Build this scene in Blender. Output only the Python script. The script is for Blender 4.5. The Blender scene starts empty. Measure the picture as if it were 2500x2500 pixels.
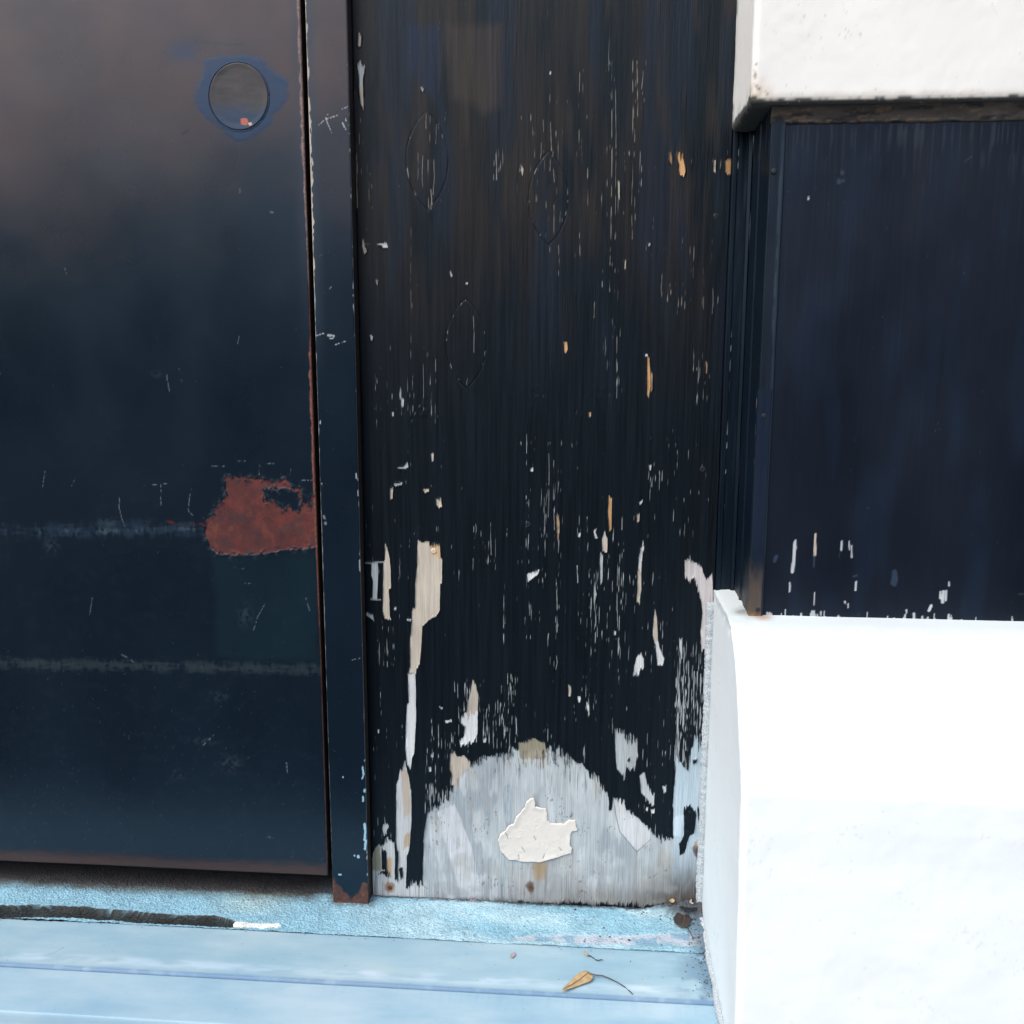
import bpy, math, random
import numpy as np

# ------------------------------------------------------------------ camera, sky, sun, exposure
scene = bpy.context.scene
F_PX, CX, CY = 2350.0, 1250.0, 1250.0            # focal length in the photograph's pixels (2500 wide)
_n = np.array([190.0, -400.0, F_PX]); _n /= np.linalg.norm(_n)        # wall normal seen by the camera
_d = np.array([-35.0, 13650.0, F_PX]); _d -= _n * (_d @ _n); _d /= np.linalg.norm(_d)   # plumb line
_r = np.cross(_d, _n)
CAM = np.array([0.0, -1.0, 0.0])
def c2w(v): return np.array([v @ _r, v @ _n, -(v @ _d)])
from mathutils import Matrix, Vector
cam_data = bpy.data.cameras.new('camera'); cam = bpy.data.objects.new('camera', cam_data)
scene.collection.objects.link(cam); scene.camera = cam
cam_data.sensor_width = 36.0; cam_data.lens = 36.0 * F_PX / 2500.0
cam_data.clip_start = 0.02; cam_data.clip_end = 500.0
_m = Matrix.Identity(4)
for j, v in enumerate((c2w(np.array([1., 0, 0])), c2w(np.array([0, -1., 0])), c2w(np.array([0, 0, -1.])), CAM)):
    for i in range(3): _m[i][j] = v[i]
cam.matrix_world = _m

SUN_EL, SUN_AZ = math.radians(50), math.radians(-37)   # azimuth: to the right of straight out from the wall
world = bpy.data.worlds.new('World'); scene.world = world; world.use_nodes = True
wn = world.node_tree.nodes; wl = world.node_tree.links
sky = wn.new('ShaderNodeTexSky'); sky.sky_type = 'NISHITA'; sky.sun_disc = False
sky.sun_elevation = SUN_EL; sky.sun_rotation = math.pi - SUN_AZ
sky.air_density = 1.0; sky.dust_density = 3.5; sky.ozone_density = 1.0
hs = wn.new('ShaderNodeHueSaturation'); hs.inputs['Saturation'].default_value = 0.9
wl.new(sky.outputs[0], hs.inputs['Color']); wl.new(hs.outputs[0], wn['Background'].inputs[0])
wn['Background'].inputs[1].default_value = 0.135
sun_d = bpy.data.lights.new('sun', 'SUN'); sun_d.energy = 1.3; sun_d.angle = math.radians(50); sun_d.color = (1.0, 0.98, 0.955)
sun = bpy.data.objects.new('sun', sun_d); scene.collection.objects.link(sun)
to_sun = Vector((math.sin(SUN_AZ) * math.cos(SUN_EL), -math.cos(SUN_AZ) * math.cos(SUN_EL), math.sin(SUN_EL)))
sun.rotation_euler = to_sun.to_track_quat('Z', 'Y').to_euler(); sun.location = (2, -4, 5)
vs = scene.view_settings
vs.view_transform = 'Standard'; vs.look = 'None'; vs.gamma = 1.0; vs.use_curve_mapping = False
vs.exposure = 0.74
scene.render.resolution_x = scene.render.resolution_y = 1024

# ------------------------------------------------------------------ helpers
col = scene.collection
rng = random.Random(7)
ZM = {0: (0, 0, 1.0), 1: (60, 60, 2.3), 2: (60, 900, 2.3), 3: (60, 1660, 2.3), 4: (820, 60, 1.932), 5: (820, 900, 1.932),
      6: (820, 1600, 1.932), 7: (1600, 60, 2.147), 8: (1600, 900, 2.147), 9: (1400, 2150, 4.83), 10: (60, 2050, 2.147), 11: (450, 100, 4.293)}
def ray(px, py): return c2w(np.array([(px - CX) / F_PX, (py - CY) / F_PX, 1.0]))
def zpx(z, x, y):
    ox, oy, s = ZM[z]; return ox + x / s, oy + y / s
def on_wall(z, pts, Y):                 # measured points -> (X, Z) in mm on the upright plane at depth Y
    out = []
    for x, y in pts:
        w = ray(*zpx(z, x, y)); t = (Y + 1) / w[1]; out.append((w[0] * t * 1000, w[2] * t * 1000))
    return np.array(out)
FLOOR = -0.6214
def on_floor(z, pts, Zf=FLOOR):         # measured points -> (X, Y) in mm on the floor
    out = []
    for x, y in pts:
        w = ray(*zpx(z, x, y)); t = Zf / w[2]; out.append((w[0] * t * 1000, (w[1] * t - 1) * 1000))
    return np.array(out)
def lin(r, g, b):
    return np.array([((c / 255) / 12.92 if c / 255 <= 0.04045 else ((c / 255 + 0.055) / 1.055) ** 2.4) for c in (r, g, b)])
def _hash(i, j, seed):
    n = (i.astype(np.int64) * 374761393 + j.astype(np.int64) * 668265263 + seed * 1442695041) & 0x7fffffff
    n = ((n ^ (n >> 13)) * 1274126177) & 0x7fffffff
    n = (n ^ (n >> 16)) * 97 & 0x7fffffff
    return (n % 65536) / 65535.0
def vn(u, v, seed=0):                   # value noise 0..1
    i = np.floor(u); j = np.floor(v); a = u - i; b = v - j
    a = a * a * (3 - 2 * a); b = b * b * (3 - 2 * b)
    return ((_hash(i, j, seed) * (1 - a) + _hash(i + 1, j, seed) * a) * (1 - b)
            + (_hash(i, j + 1, seed) * (1 - a) + _hash(i + 1, j + 1, seed) * a) * b)
def fbm(u, v, seed=0, o=3):
    s = 0; w = 0
    for k in range(o): s = s + vn(u * 2 ** k, v * 2 ** k, seed + k) * 0.55 ** k; w += 0.55 ** k
    return s / w
def sst(a, b, x):
    t = np.clip((x - a) / (b - a), 0, 1); return t * t * (3 - 2 * t)
def sdf(U, V, poly, margin=14.0):       # signed distance (mm), negative inside
    out = np.full(U.shape, 99.0)
    x0, y0 = poly.min(0) - margin; x1, y1 = poly.max(0) + margin
    m = (U > x0) & (U < x1) & (V > y0) & (V < y1)
    if not m.any(): return out
    u = U[m]; v = V[m]; dm = np.full(u.shape, 1e9); ins = np.zeros(u.shape, bool); k = len(poly)
    for a in range(k):
        ax, ay = poly[a]; bx, by = poly[(a + 1) % k]; dx, dy = bx - ax, by - ay
        t = np.clip(((u - ax) * dx + (v - ay) * dy) / (dx * dx + dy * dy + 1e-9), 0, 1)
        dm = np.minimum(dm, (u - ax - t * dx) ** 2 + (v - ay - t * dy) ** 2)
        c = ((ay > v) != (by > v)) & (u < (bx - ax) * (v - ay) / ((by - ay) if by != ay else 1e-9) + ax)
        ins ^= c
    dm = np.sqrt(dm); out[m] = np.where(ins, -dm, dm); return out
def dline(U, V, pts, margin=6.0):       # distance to a polyline (mm)
    out = np.full(U.shape, 99.0)
    x0, y0 = pts.min(0) - margin; x1, y1 = pts.max(0) + margin
    m = (U > x0) & (U < x1) & (V > y0) & (V < y1)
    if not m.any(): return out
    u = U[m]; v = V[m]; dm = np.full(u.shape, 1e9)
    for a in range(len(pts) - 1):
        ax, ay = pts[a]; bx, by = pts[a + 1]; dx, dy = bx - ax, by - ay
        t = np.clip(((u - ax) * dx + (v - ay) * dy) / (dx * dx + dy * dy + 1e-9), 0, 1)
        dm = np.minimum(dm, (u - ax - t * dx) ** 2 + (v - ay - t * dy) ** 2)
    out[m] = np.sqrt(dm); return out
def mixc(C, c, m): return C * (1 - m[..., None]) + np.asarray(c) * m[..., None]

def empty(name, loc, label, cat, group=None):
    o = bpy.data.objects.new(name, None); col.objects.link(o); o.location = loc; o.empty_display_size = 0.05
    o['label'] = label; o['category'] = cat
    if group: o['group'] = group
    return o
def tag(o, label, cat, group=None, kind=None):
    if label: o['label'] = label
    if cat: o['category'] = cat
    if group: o['group'] = group
    if kind: o['kind'] = kind
    return o
def link(name, me, mat, parent=None):
    o = bpy.data.objects.new(name, me); col.objects.link(o)
    if mat: me.materials.append(mat)
    if parent:
        o.parent = parent; o.matrix_parent_inverse = Matrix.Translation(-Vector(parent.location))
    return o
def grid(name, P, mat, parent=None, tint=None, attrs=None, keep=None, smooth=True, origin=None):
    """P: (nv, nu, 3) points in metres"""
    nv, nu = P.shape[:2]
    idx = np.arange(nv * nu).reshape(nv, nu)
    q = np.stack([idx[:-1, :-1], idx[:-1, 1:], idx[1:, 1:], idx[1:, :-1]], -1).reshape(-1, 4)
    if keep is not None: q = q[keep.reshape(-1)]
    used = np.unique(q); remap = np.full(nv * nu, -1); remap[used] = np.arange(len(used)); q = remap[q]
    me = bpy.data.meshes.new(name)
    me.vertices.add(len(used)); me.vertices.foreach_set('co', P.reshape(-1, 3)[used].astype(np.float32).ravel())
    me.loops.add(q.size); me.loops.foreach_set('vertex_index', q.ravel().astype(np.int32))
    me.polygons.add(len(q)); me.polygons.foreach_set('loop_start', np.arange(0, q.size, 4, dtype=np.int32))
    me.update(calc_edges=True)
    me.polygons.foreach_set('use_smooth', np.full(len(q), smooth))
    if tint is not None:
        a = me.attributes.new('tint', 'FLOAT_COLOR', 'POINT')
        c = np.ones((len(used), 4), np.float32); c[:, :3] = tint.reshape(-1, 3)[used]; a.data.foreach_set('color', c.ravel())
    for k, w in (attrs or {}).items():
        a = me.attributes.new(k, 'FLOAT', 'POINT'); a.data.foreach_set('value', w.reshape(-1)[used].astype(np.float32))
    me.update()
    return link(name, me, mat, parent)
def boxes(name, bl, mat, parent=None, bevel=0.0):
    vs_, fs = [], []
    for (x0, x1, y0, y1, z0, z1) in bl:
        b = len(vs_)
        vs_ += [(x0, y0, z0), (x1, y0, z0), (x1, y1, z0), (x0, y1, z0), (x0, y0, z1), (x1, y0, z1), (x1, y1, z1), (x0, y1, z1)]
        fs += [tuple(b + i for i in f) for f in ((0, 3, 2, 1), (4, 5, 6, 7), (0, 1, 5, 4), (1, 2, 6, 5), (2, 3, 7, 6), (3, 0, 4, 7))]
    me = bpy.data.meshes.new(name); me.from_pydata(vs_, [], fs); me.update()
    o = link(name, me, mat, parent)
    if bevel:
        m = o.modifiers.new('bevel', 'BEVEL'); m.width = bevel; m.segments = 2
    return o
def tube(name, pts, radii, mat, parent=None, sides=8):
    vs_, fs = [], []; pts = [Vector(p) for p in pts]
    for i, p in enumerate(pts):
        t = (pts[min(i + 1, len(pts) - 1)] - pts[max(i - 1, 0)]).normalized()
        a = t.orthogonal().normalized(); b = t.cross(a)
        for k in range(sides):
            th = 2 * math.pi * k / sides; vs_.append(tuple(p + (a * math.cos(th) + b * math.sin(th)) * radii[i]))
    for i in range(len(pts) - 1):
        for k in range(sides):
            fs.append((i * sides + k, i * sides + (k + 1) % sides, (i + 1) * sides + (k + 1) % sides, (i + 1) * sides + k))
    fs.append(tuple(range(sides))[::-1]); fs.append(tuple((len(pts) - 1) * sides + k for k in range(sides)))
    me = bpy.data.meshes.new(name); me.from_pydata(vs_, [], fs); me.update()
    for p in me.polygons: p.use_smooth = True
    return link(name, me, mat, parent)

# ------------------------------------------------------------------ materials
class MAT:
    def __init__(s, name):
        s.m = bpy.data.materials.new(name); s.m.use_nodes = True; s.t = s.m.node_tree; s.b = s.t.nodes['Principled BSDF']
        s.co = s.t.nodes.new('ShaderNodeTexCoord').outputs['Object']
    def lk(s, a, b): s.t.links.new(a, b)
    def attr(s, name):
        n = s.t.nodes.new('ShaderNodeAttribute'); n.attribute_name = name; return n
    def noise(s, scale, stretch=(1, 1, 1), detail=4, rough=0.55):
        mp = s.t.nodes.new('ShaderNodeMapping'); mp.inputs['Scale'].default_value = stretch; s.lk(s.co, mp.inputs['Vector'])
        n = s.t.nodes.new('ShaderNodeTexNoise'); n.inputs['Scale'].default_value = scale
        n.inputs['Detail'].default_value = detail; n.inputs['Roughness'].default_value = rough
        s.lk(mp.outputs[0], n.inputs['Vector']); return n.outputs['Fac']
    def voro(s, scale, feature='F1'):
        n = s.t.nodes.new('ShaderNodeTexVoronoi'); n.inputs['Scale'].default_value = scale; n.feature = feature
        s.lk(s.co, n.inputs['Vector']); return n
    def ramp(s, fac, stops):
        n = s.t.nodes.new('ShaderNodeValToRGB'); e = n.color_ramp.elements
        while len(e) < len(stops): e.new(0.5)
        for q, (p, c) in zip(e, stops): q.position = p; q.color = (*c, 1) if not np.isscalar(c) else (c, c, c, 1)
        s.lk(fac, n.inputs[0]); return n.outputs[0]
    def mix(s, a, b, fac, mode='MIX'):
        n = s.t.nodes.new('ShaderNodeMix'); n.data_type = 'RGBA'; n.blend_type = mode
        for v, i in ((fac, 0), (a, 6), (b, 7)):
            if hasattr(v, 'is_linked'): s.lk(v, n.inputs[i])
            elif i == 0: n.inputs[0].default_value = v
            else: n.inputs[i].default_value = (*v, 1)
        return n.outputs[2]
    def math(s, op, a, b=None):
        n = s.t.nodes.new('ShaderNodeMath'); n.operation = op
        for i, v in enumerate((a, b)):
            if v is None: continue
            if hasattr(v, 'is_linked'): s.lk(v, n.inputs[i])
            else: n.inputs[i].default_value = v
        return n.outputs[0]
    def rng(s, v, a, b, c, d):
        n = s.t.nodes.new('ShaderNodeMapRange')
        for i, x in enumerate((a, b, c, d)): n.inputs[i + 1].default_value = x
        s.lk(v, n.inputs[0]); return n.outputs[0]
    def bump(s, h, dist, strength=1.0, prev=None):
        n = s.t.nodes.new('ShaderNodeBump'); n.inputs['Distance'].default_value = dist; n.inputs['Strength'].default_value = strength
        s.lk(h, n.inputs['Height'])
        if prev is not None: s.lk(prev, n.inputs['Normal'])
        return n.outputs[0]
    def out(s, color=None, rough=None, normal=None, spec=None, tint=None):
        for v, k in ((color, 'Base Color'), (rough, 'Roughness'), (normal, 'Normal'), (spec, 'Specular IOR Level')):
            if v is None: continue
            if hasattr(v, 'is_linked'): s.lk(v, s.b.inputs[k])
            elif k == 'Base Color': s.b.inputs[k].default_value = (*v, 1)
            else: s.b.inputs[k].default_value = v
        if tint is not None: s.b.inputs['Specular Tint'].default_value = (*tint, 1)
        return s.m

def m_steel():
    s = MAT('painted_steel'); t = s.attr('tint').outputs['Color']; bare = s.attr('bare').outputs['Fac']
    n1 = s.noise(9, (1, 1, 0.6), 5); n2 = s.noise(260, (0.25, 1, 1), 3); n3 = s.noise(900, (1, 1, 1), 2)
    c = s.mix(t, s.ramp(n1, [(0.3, (0.7, 0.75, 0.8)), (0.7, (1.3, 1.25, 1.2))]), 0.7, 'MULTIPLY')
    c = s.mix(c, s.ramp(n3, [(0.35, 0.75), (0.65, 1.25)]), bare, 'MULTIPLY')
    r = s.math('ADD', s.rng(n1, 0.3, 0.7, 0.25, 0.33), s.math('MULTIPLY', bare, 0.42))
    nm = s.bump(n1, 0.0012, 0.5); nm = s.bump(n2, 0.00004, 0.5, nm); nm = s.bump(n3, 0.00015, 0.25, nm)
    return s.out(c, r, nm, spec=0.56, tint=(0.62, 0.82, 1.0))
def m_board():
    s = MAT('weathered_painted_plywood'); t = s.attr('tint').outputs['Color']; bare = s.attr('bare').outputs['Fac']
    g = s.noise(1100, (1, 1, 0.022), 4, 0.6); g2 = s.noise(240, (1, 1, 0.03), 4, 0.6); b = s.noise(25, (1, 1, 0.6), 5)
    wood = s.mix(t, s.ramp(g, [(0.32, 0.72), (0.62, 1.1)]), 0.8, 'MULTIPLY')
    wood = s.mix(wood, s.ramp(g2, [(0.3, 0.8), (0.65, 1.08)]), 0.7, 'MULTIPLY')
    wood = s.mix(wood, s.ramp(b, [(0.35, 0.86), (0.65, 1.06)]), 0.8, 'MULTIPLY')
    paint = s.mix(t, s.ramp(g2, [(0.3, 0.6), (0.7, 1.5)]), 0.8, 'MULTIPLY')
    c = s.mix(paint, wood, bare)
    r = s.math('ADD', s.rng(g2, 0.3, 0.7, 0.38, 0.52), s.math('MULTIPLY', bare, 0.38))
    nm = s.bump(g2, 0.0006, 0.28); nm = s.bump(g, 0.00025, 0.45, nm)
    return s.out(c, r, nm, spec=0.24, tint=(0.72, 0.88, 1.0))
def m_satin():
    s = MAT('painted_timber'); t = s.attr('tint').outputs['Color']; bare = s.attr('bare').outputs['Fac']
    g = s.noise(500, (1, 1, 0.03), 3); b = s.noise(14, (1, 1, 0.5), 5); f = s.noise(700, (1, 1, 1), 2)
    c = s.mix(t, s.ramp(b, [(0.3, (0.7, 0.72, 0.75)), (0.7, (1.3, 1.25, 1.25))]), 0.8, 'MULTIPLY')
    r = s.math('ADD', s.rng(b, 0.3, 0.7, 0.36, 0.48), s.math('MULTIPLY', bare, 0.35))
    nm = s.bump(b, 0.001, 0.4); nm = s.bump(g, 0.00012, 0.5, nm); nm = s.bump(f, 0.0001, 0.2, nm)
    return s.out(c, r, nm, spec=0.32, tint=(0.72, 0.86, 1.0))
def m_render():
    s = MAT('white_painted_render'); t = s.attr('tint').outputs['Color']
    b = s.noise(7, (1, 1, 1), 5); f = s.noise(420, (1, 1, 1), 4); k = s.noise(95, (1, 1, 1), 3)
    c = s.mix(t, s.ramp(b, [(0.3, 0.95), (0.7, 1.03)]), 0.8, 'MULTIPLY')
    c = s.mix(c, s.ramp(k, [(0.25, (0.6, 0.66, 0.7)), (0.30, (1, 1, 1))]), 0.3, 'MULTIPLY')
    nm = s.bump(b, 0.004, 0.12); nm = s.bump(k, 0.0005, 0.15, nm); nm = s.bump(f, 0.00025, 0.5, nm)
    return s.out(c, 0.75, nm, spec=0.3)
def m_bed():
    s = MAT('rough_granular_mortar'); t = s.attr('tint').outputs['Color']; sm = s.attr('smooth').outputs['Fac']
    v = s.voro(430); f = s.noise(900, detail=3); b = s.noise(40, detail=5); k = s.noise(230, detail=2)
    gr = s.ramp(v.outputs['Color'], [(0.0, (0.55, 0.64, 0.72)), (0.5, (0.93, 0.96, 1.0)), (1.0, (1.42, 1.3, 1.24))])
    c = s.mix(t, gr, s.rng(sm, 0, 1, 0.48, 0.2), 'MULTIPLY')
    c = s.mix(c, s.ramp(b, [(0.3, 0.82), (0.7, 1.12)]), 0.8, 'MULTIPLY')
    c = s.mix(c, s.ramp(k, [(0.27, (0.22, 0.32, 0.42)), (0.33, (1, 1, 1))]), s.rng(sm, 0, 1, 0.85, 0.3), 'MULTIPLY')
    nm = s.bump(v.outputs['Distance'], 0.0012, 0.8); nm = s.bump(f, 0.0004, 0.5, nm)
    return s.out(c, 0.7, nm, spec=0.4)
def m_slab():
    s = MAT('worn_blue_grey_marble'); t = s.attr('tint').outputs['Color']
    b = s.noise(11, (0.6, 1.2, 1), 6, 0.6); f = s.noise(600, detail=3); k = s.noise(150, detail=2); vv = s.noise(30, (0.35, 1.4, 1), 6, 0.65)
    c = s.mix(t, s.ramp(b, [(0.32, (0.74, 0.86, 0.93)), (0.5, (0.95, 0.99, 1.0)), (0.68, (1.22, 1.12, 1.07))]), 0.9, 'MULTIPLY')
    c = s.mix(c, s.ramp(vv, [(0.3, (0.86, 0.92, 0.96)), (0.6, (1.05, 1.04, 1.03))]), 0.8, 'MULTIPLY')
    c = s.mix(c, s.ramp(k, [(0.22, (0.5, 0.6, 0.7)), (0.27, (1, 1, 1))]), 0.5, 'MULTIPLY')
    nm = s.bump(b, 0.002, 0.3); nm = s.bump(f, 0.00012, 0.5, nm)
    return s.out(c, s.rng(b, 0.3, 0.7, 0.5, 0.68), nm, spec=0.4)
def m_flat(name, c, rough=0.7, nscale=60, amt=0.3, bump=0.0003, spec=0.4):
    s = MAT(name); b = s.noise(nscale, detail=5)
    lo, hi = 1 - amt, 1 + amt
    cc = s.mix(tuple(c), s.ramp(b, [(0.3, lo), (0.7, hi)]), 1.0, 'MULTIPLY')
    return s.out(cc, rough, s.bump(b, bump, 0.6), spec=spec)
STEEL, BOARD, SATIN, RENDER, BED, SLAB = m_steel(), m_board(), m_satin(), m_render(), m_bed(), m_slab()
DARKM = m_flat('dark_void_paint', (0.008, 0.009, 0.011), 0.8)
RUSTM = m_flat('rusted_steel', (0.028, 0.012, 0.008), 0.85, 300, 0.5, 0.0006)

# base colours
NAVY = np.array([0.0016, 0.0066, 0.0142]); BLACK = np.array([0.0020, 0.0042, 0.0072])
RUST = np.array([0.150, 0.025, 0.014]); CREAM = np.array([0.54, 0.49, 0.41]); TAN = np.array([0.55, 0.33, 0.15])
WHITE = np.array([0.57, 0.60, 0.615]); GREYW = np.array([0.425, 0.475, 0.495]); BLUEW = np.array([0.40, 0.50, 0.57])
BEIGE = np.array([0.42, 0.38, 0.32]); OLIVE = np.array([0.25, 0.23, 0.17]); LILAC = np.array([0.52, 0.50, 0.51])

def axis(*segs):                        # (start, stop, step) ... -> one strictly rising axis (mm)
    a = []
    for s0, s1, st in segs: a.append(np.linspace(s0, s1, max(1, int(round((s1 - s0) / st))), endpoint=False))
    return np.concatenate(a + [[segs[-1][1]]])
def specks(U, V, n, x0, x1, y0, y1, rlo, rhi, seed):
    r = random.Random(seed); out = np.zeros(U.shape)
    us = U[0]; vs_ = V[:, 0]
    for _ in range(n):
        x = r.uniform(x0, x1); y = r.uniform(y0, y1); a = r.uniform(rlo, rhi); e = r.uniform(0.5, 1.8)
        i0, i1 = np.searchsorted(us, [x - a - 1, x + a + 1]); j0, j1 = np.searchsorted(vs_, [y - a * e - 1, y + a * e + 1])
        if i1 <= i0 or j1 <= j0: continue
        d = np.hypot((U[j0:j1, i0:i1] - x), (V[j0:j1, i0:i1] - y) / e)
        out[j0:j1, i0:i1] = np.maximum(out[j0:j1, i0:i1], sst(a + 0.35, a - 0.25, d) * r.uniform(0.4, 1))
    return out

# ================================================================== SETTING: pavement, step, floor
g = m_flat('street_asphalt', (0.05, 0.05, 0.052), 0.9, 4, 0.3, 0.003)
o = boxes('pavement', [(-60, 60, -60, 8, -0.9, -0.775)], g); tag(o, 'grey street pavement in front of the step', None, kind='structure')

# marble tread, a rebated slab and the nosing strip in front of it
FZ = FLOOR
def floor_grid(name, us, vs_, mat, tintf, zf, attrs=None, label=None):
    U, V = np.meshgrid(us, vs_); z = zf(U, V)
    T = tintf(U, V); A = {k: f(U, V) for k, f in (attrs or {}).items()}
    P = np.stack([U / 1000, V / 1000, FZ + z / 1000], -1)
    o = grid(name, P, mat, None, T, A); tag(o, label, None, kind='structure'); return o
SLABC = np.array([0.30, 0.43, 0.50])
joint_pts = on_floor(0, [(0, 2238), (76, 2243), (300, 2251), (600, 2266), (960, 2284), (1300, 2298), (1700, 2312)])
JY = lambda U: np.interp(U, [p[0] for p in joint_pts], [p[1] for p in joint_pts])
def slab_z(U, V):
    e = JY(U) - 1.0
    z = -1.2 * sst(-2.0, 0.6, V - e + 1.2) * 0.6 - 14 * sst(-0.2, 0.3, V - e) * 1.0
    z -= 0.5 * sst(2.6, 0.0, V + 151.7) + 4 * sst(0.3, 0.0, V + 151.95)
    chips = (vn(U / 5, V / 4, 31) > 0.72) * sst(2.5, 0.3, e - V) * 1.0
    return z - chips + (fbm(U / 60, V / 40, 5) - 0.5) * 0.8
def slab_t(U, V):
    C = np.zeros(U.shape + (3,)) + SLABC
    C = mixc(C, [0.11, 0.19, 0.27], 0.8 * sst(60, 5, 134 - U) * sst(0.3, 0.7, fbm(U / 14, V / 14, 9) + 0.2 * sst(25, 0, 134 - U)))  # slab darkens towards the block: its shade painted in, partly grime
    C = mixc(C, [0.12, 0.21, 0.34], 0.85 * sst(4.2, 0.3, np.abs(V + 151.4)) * (0.7 + 0.3 * sst(0.2, 0.5, fbm(U / 10, V / 6, 10))))
    C = mixc(C, [0.50, 0.60, 0.70], 0.6 * sst(10, 2, np.abs(V + 138)) * sst(0.3, 0.7, fbm(U / 30, V / 8, 12)))
    st = on_floor(10, [(100, 605), (150, 595), (200, 565)])
    C = mixc(C, [0.18, 0.28, 0.42], 0.6 * sst(1.2, 0.2, dline(U, V, st)))
    return C
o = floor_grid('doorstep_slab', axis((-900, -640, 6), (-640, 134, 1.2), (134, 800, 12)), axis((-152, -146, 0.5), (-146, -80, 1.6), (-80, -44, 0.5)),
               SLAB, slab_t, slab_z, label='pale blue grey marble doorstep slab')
def nose_z(U, V): return -14 * sst(-217, -222, V) ** 2 + -1.3 * sst(-156, -153.2, V) - 6 * sst(-153.0, -152.4, V) + (fbm(U / 40, V / 40, 6) - 0.5) * 0.6 - 1.2
def nose_t(U, V):
    C = np.zeros(U.shape + (3,)) + SLABC * np.array([1.0, 1.02, 1.06])
    lines = sst(0.62, 0.75, vn(U / 2.2, V / 60, 40)) * sst(-185, -155, V) * sst(-420, -100, U)
    C = mixc(C, [0.12, 0.21, 0.34], 0.85 * sst(-156.5, -153, V)); return mixc(C, [0.25, 0.38, 0.52], 0.45 * lines)
o = floor_grid('step_nosing', axis((-900, -640, 6), (-640, 200, 1.5), (200, 800, 12)), axis((-222, -216, 0.8), (-216, -158, 2), (-158, -152.3, 0.6)),
               SLAB, nose_t, nose_z, label='front edge of the pale blue step')
o = boxes('step_riser', [(-0.9, 0.8, -0.2215, -0.02, -0.78, -0.6415)], m_flat('step_concrete', (0.3, 0.4, 0.46), 0.8)); tag(o, 'solid concrete body of the step', None, kind='structure')

# granular bed between the slab and the doors
void = on_floor(10, [(-480, 362), (36, 350), (300, 358), (480, 376), (700, 393), (900, 405), (1000, 410), (1100, 438), (1158, 466), (1040, 462), (900, 452), (780, 446), (640, 440), (480, 428), (330, 418), (36, 411), (-480, 404)])
pale = on_floor(9, [(-700, 660), (-300, 660), (0, 650), (250, 650), (500, 660), (560, 652), (1000, 640), (1200, 618), (1500, 640), (1640, 640), (1640, 780), (1480, 790), (800, 765), (0, 740), (-700, 700)])
chalk = on_floor(10, [(1090, 452), (1115, 434), (1200, 446), (1338, 448), (1342, 470), (1250, 470), (1160, 468)])
BEDC = np.array([0.23, 0.43, 0.535])
def bed_w(U, V): return sdf(U, V + 3.0 * (fbm(U / 25, V / 6, 77) - 0.5), void)
def bed_z(U, V):
    d = bed_w(U, V); p = sdf(U, V + 5 * (fbm(U / 8, V / 8, 71) - 0.5), pale)
    z = 1.4 + (fbm(U / 30, V / 20, 3) - 0.5) * 2.4 + (vn(U / 3, V / 3, 4) - 0.5) * 0.9 + (vn(U / 1.4, V / 1.4, 8) - 0.5) * 0.5
    z = z * sst(-0.8, 1.2, p) + (1 - sst(-0.8, 1.2, p)) * (0.2 + (fbm(U / 9, V / 9, 44) - 0.5) * 0.5)
    c = sdf(U, V + 1.5 * (vn(U / 4, V / 4, 5) - 0.5), chalk); z = np.where(c < 0, 2.2 + 0.8 * (vn(U / 5, V / 3, 3) - 0.5), z)
    z = z - 19 * sst(0.5, -0.8, d) * (c > 0)
    z = z + 3 * sst(6, 0, 131 - U) * (0.4 + vn(U / 4, V / 5, 2))
    z = z + 12 * sst(56, 10, np.hypot(U - 120, V * 3.0)) * (0.55 + 0.8 * fbm(U / 4, V / 4, 24))
    return z
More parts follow.
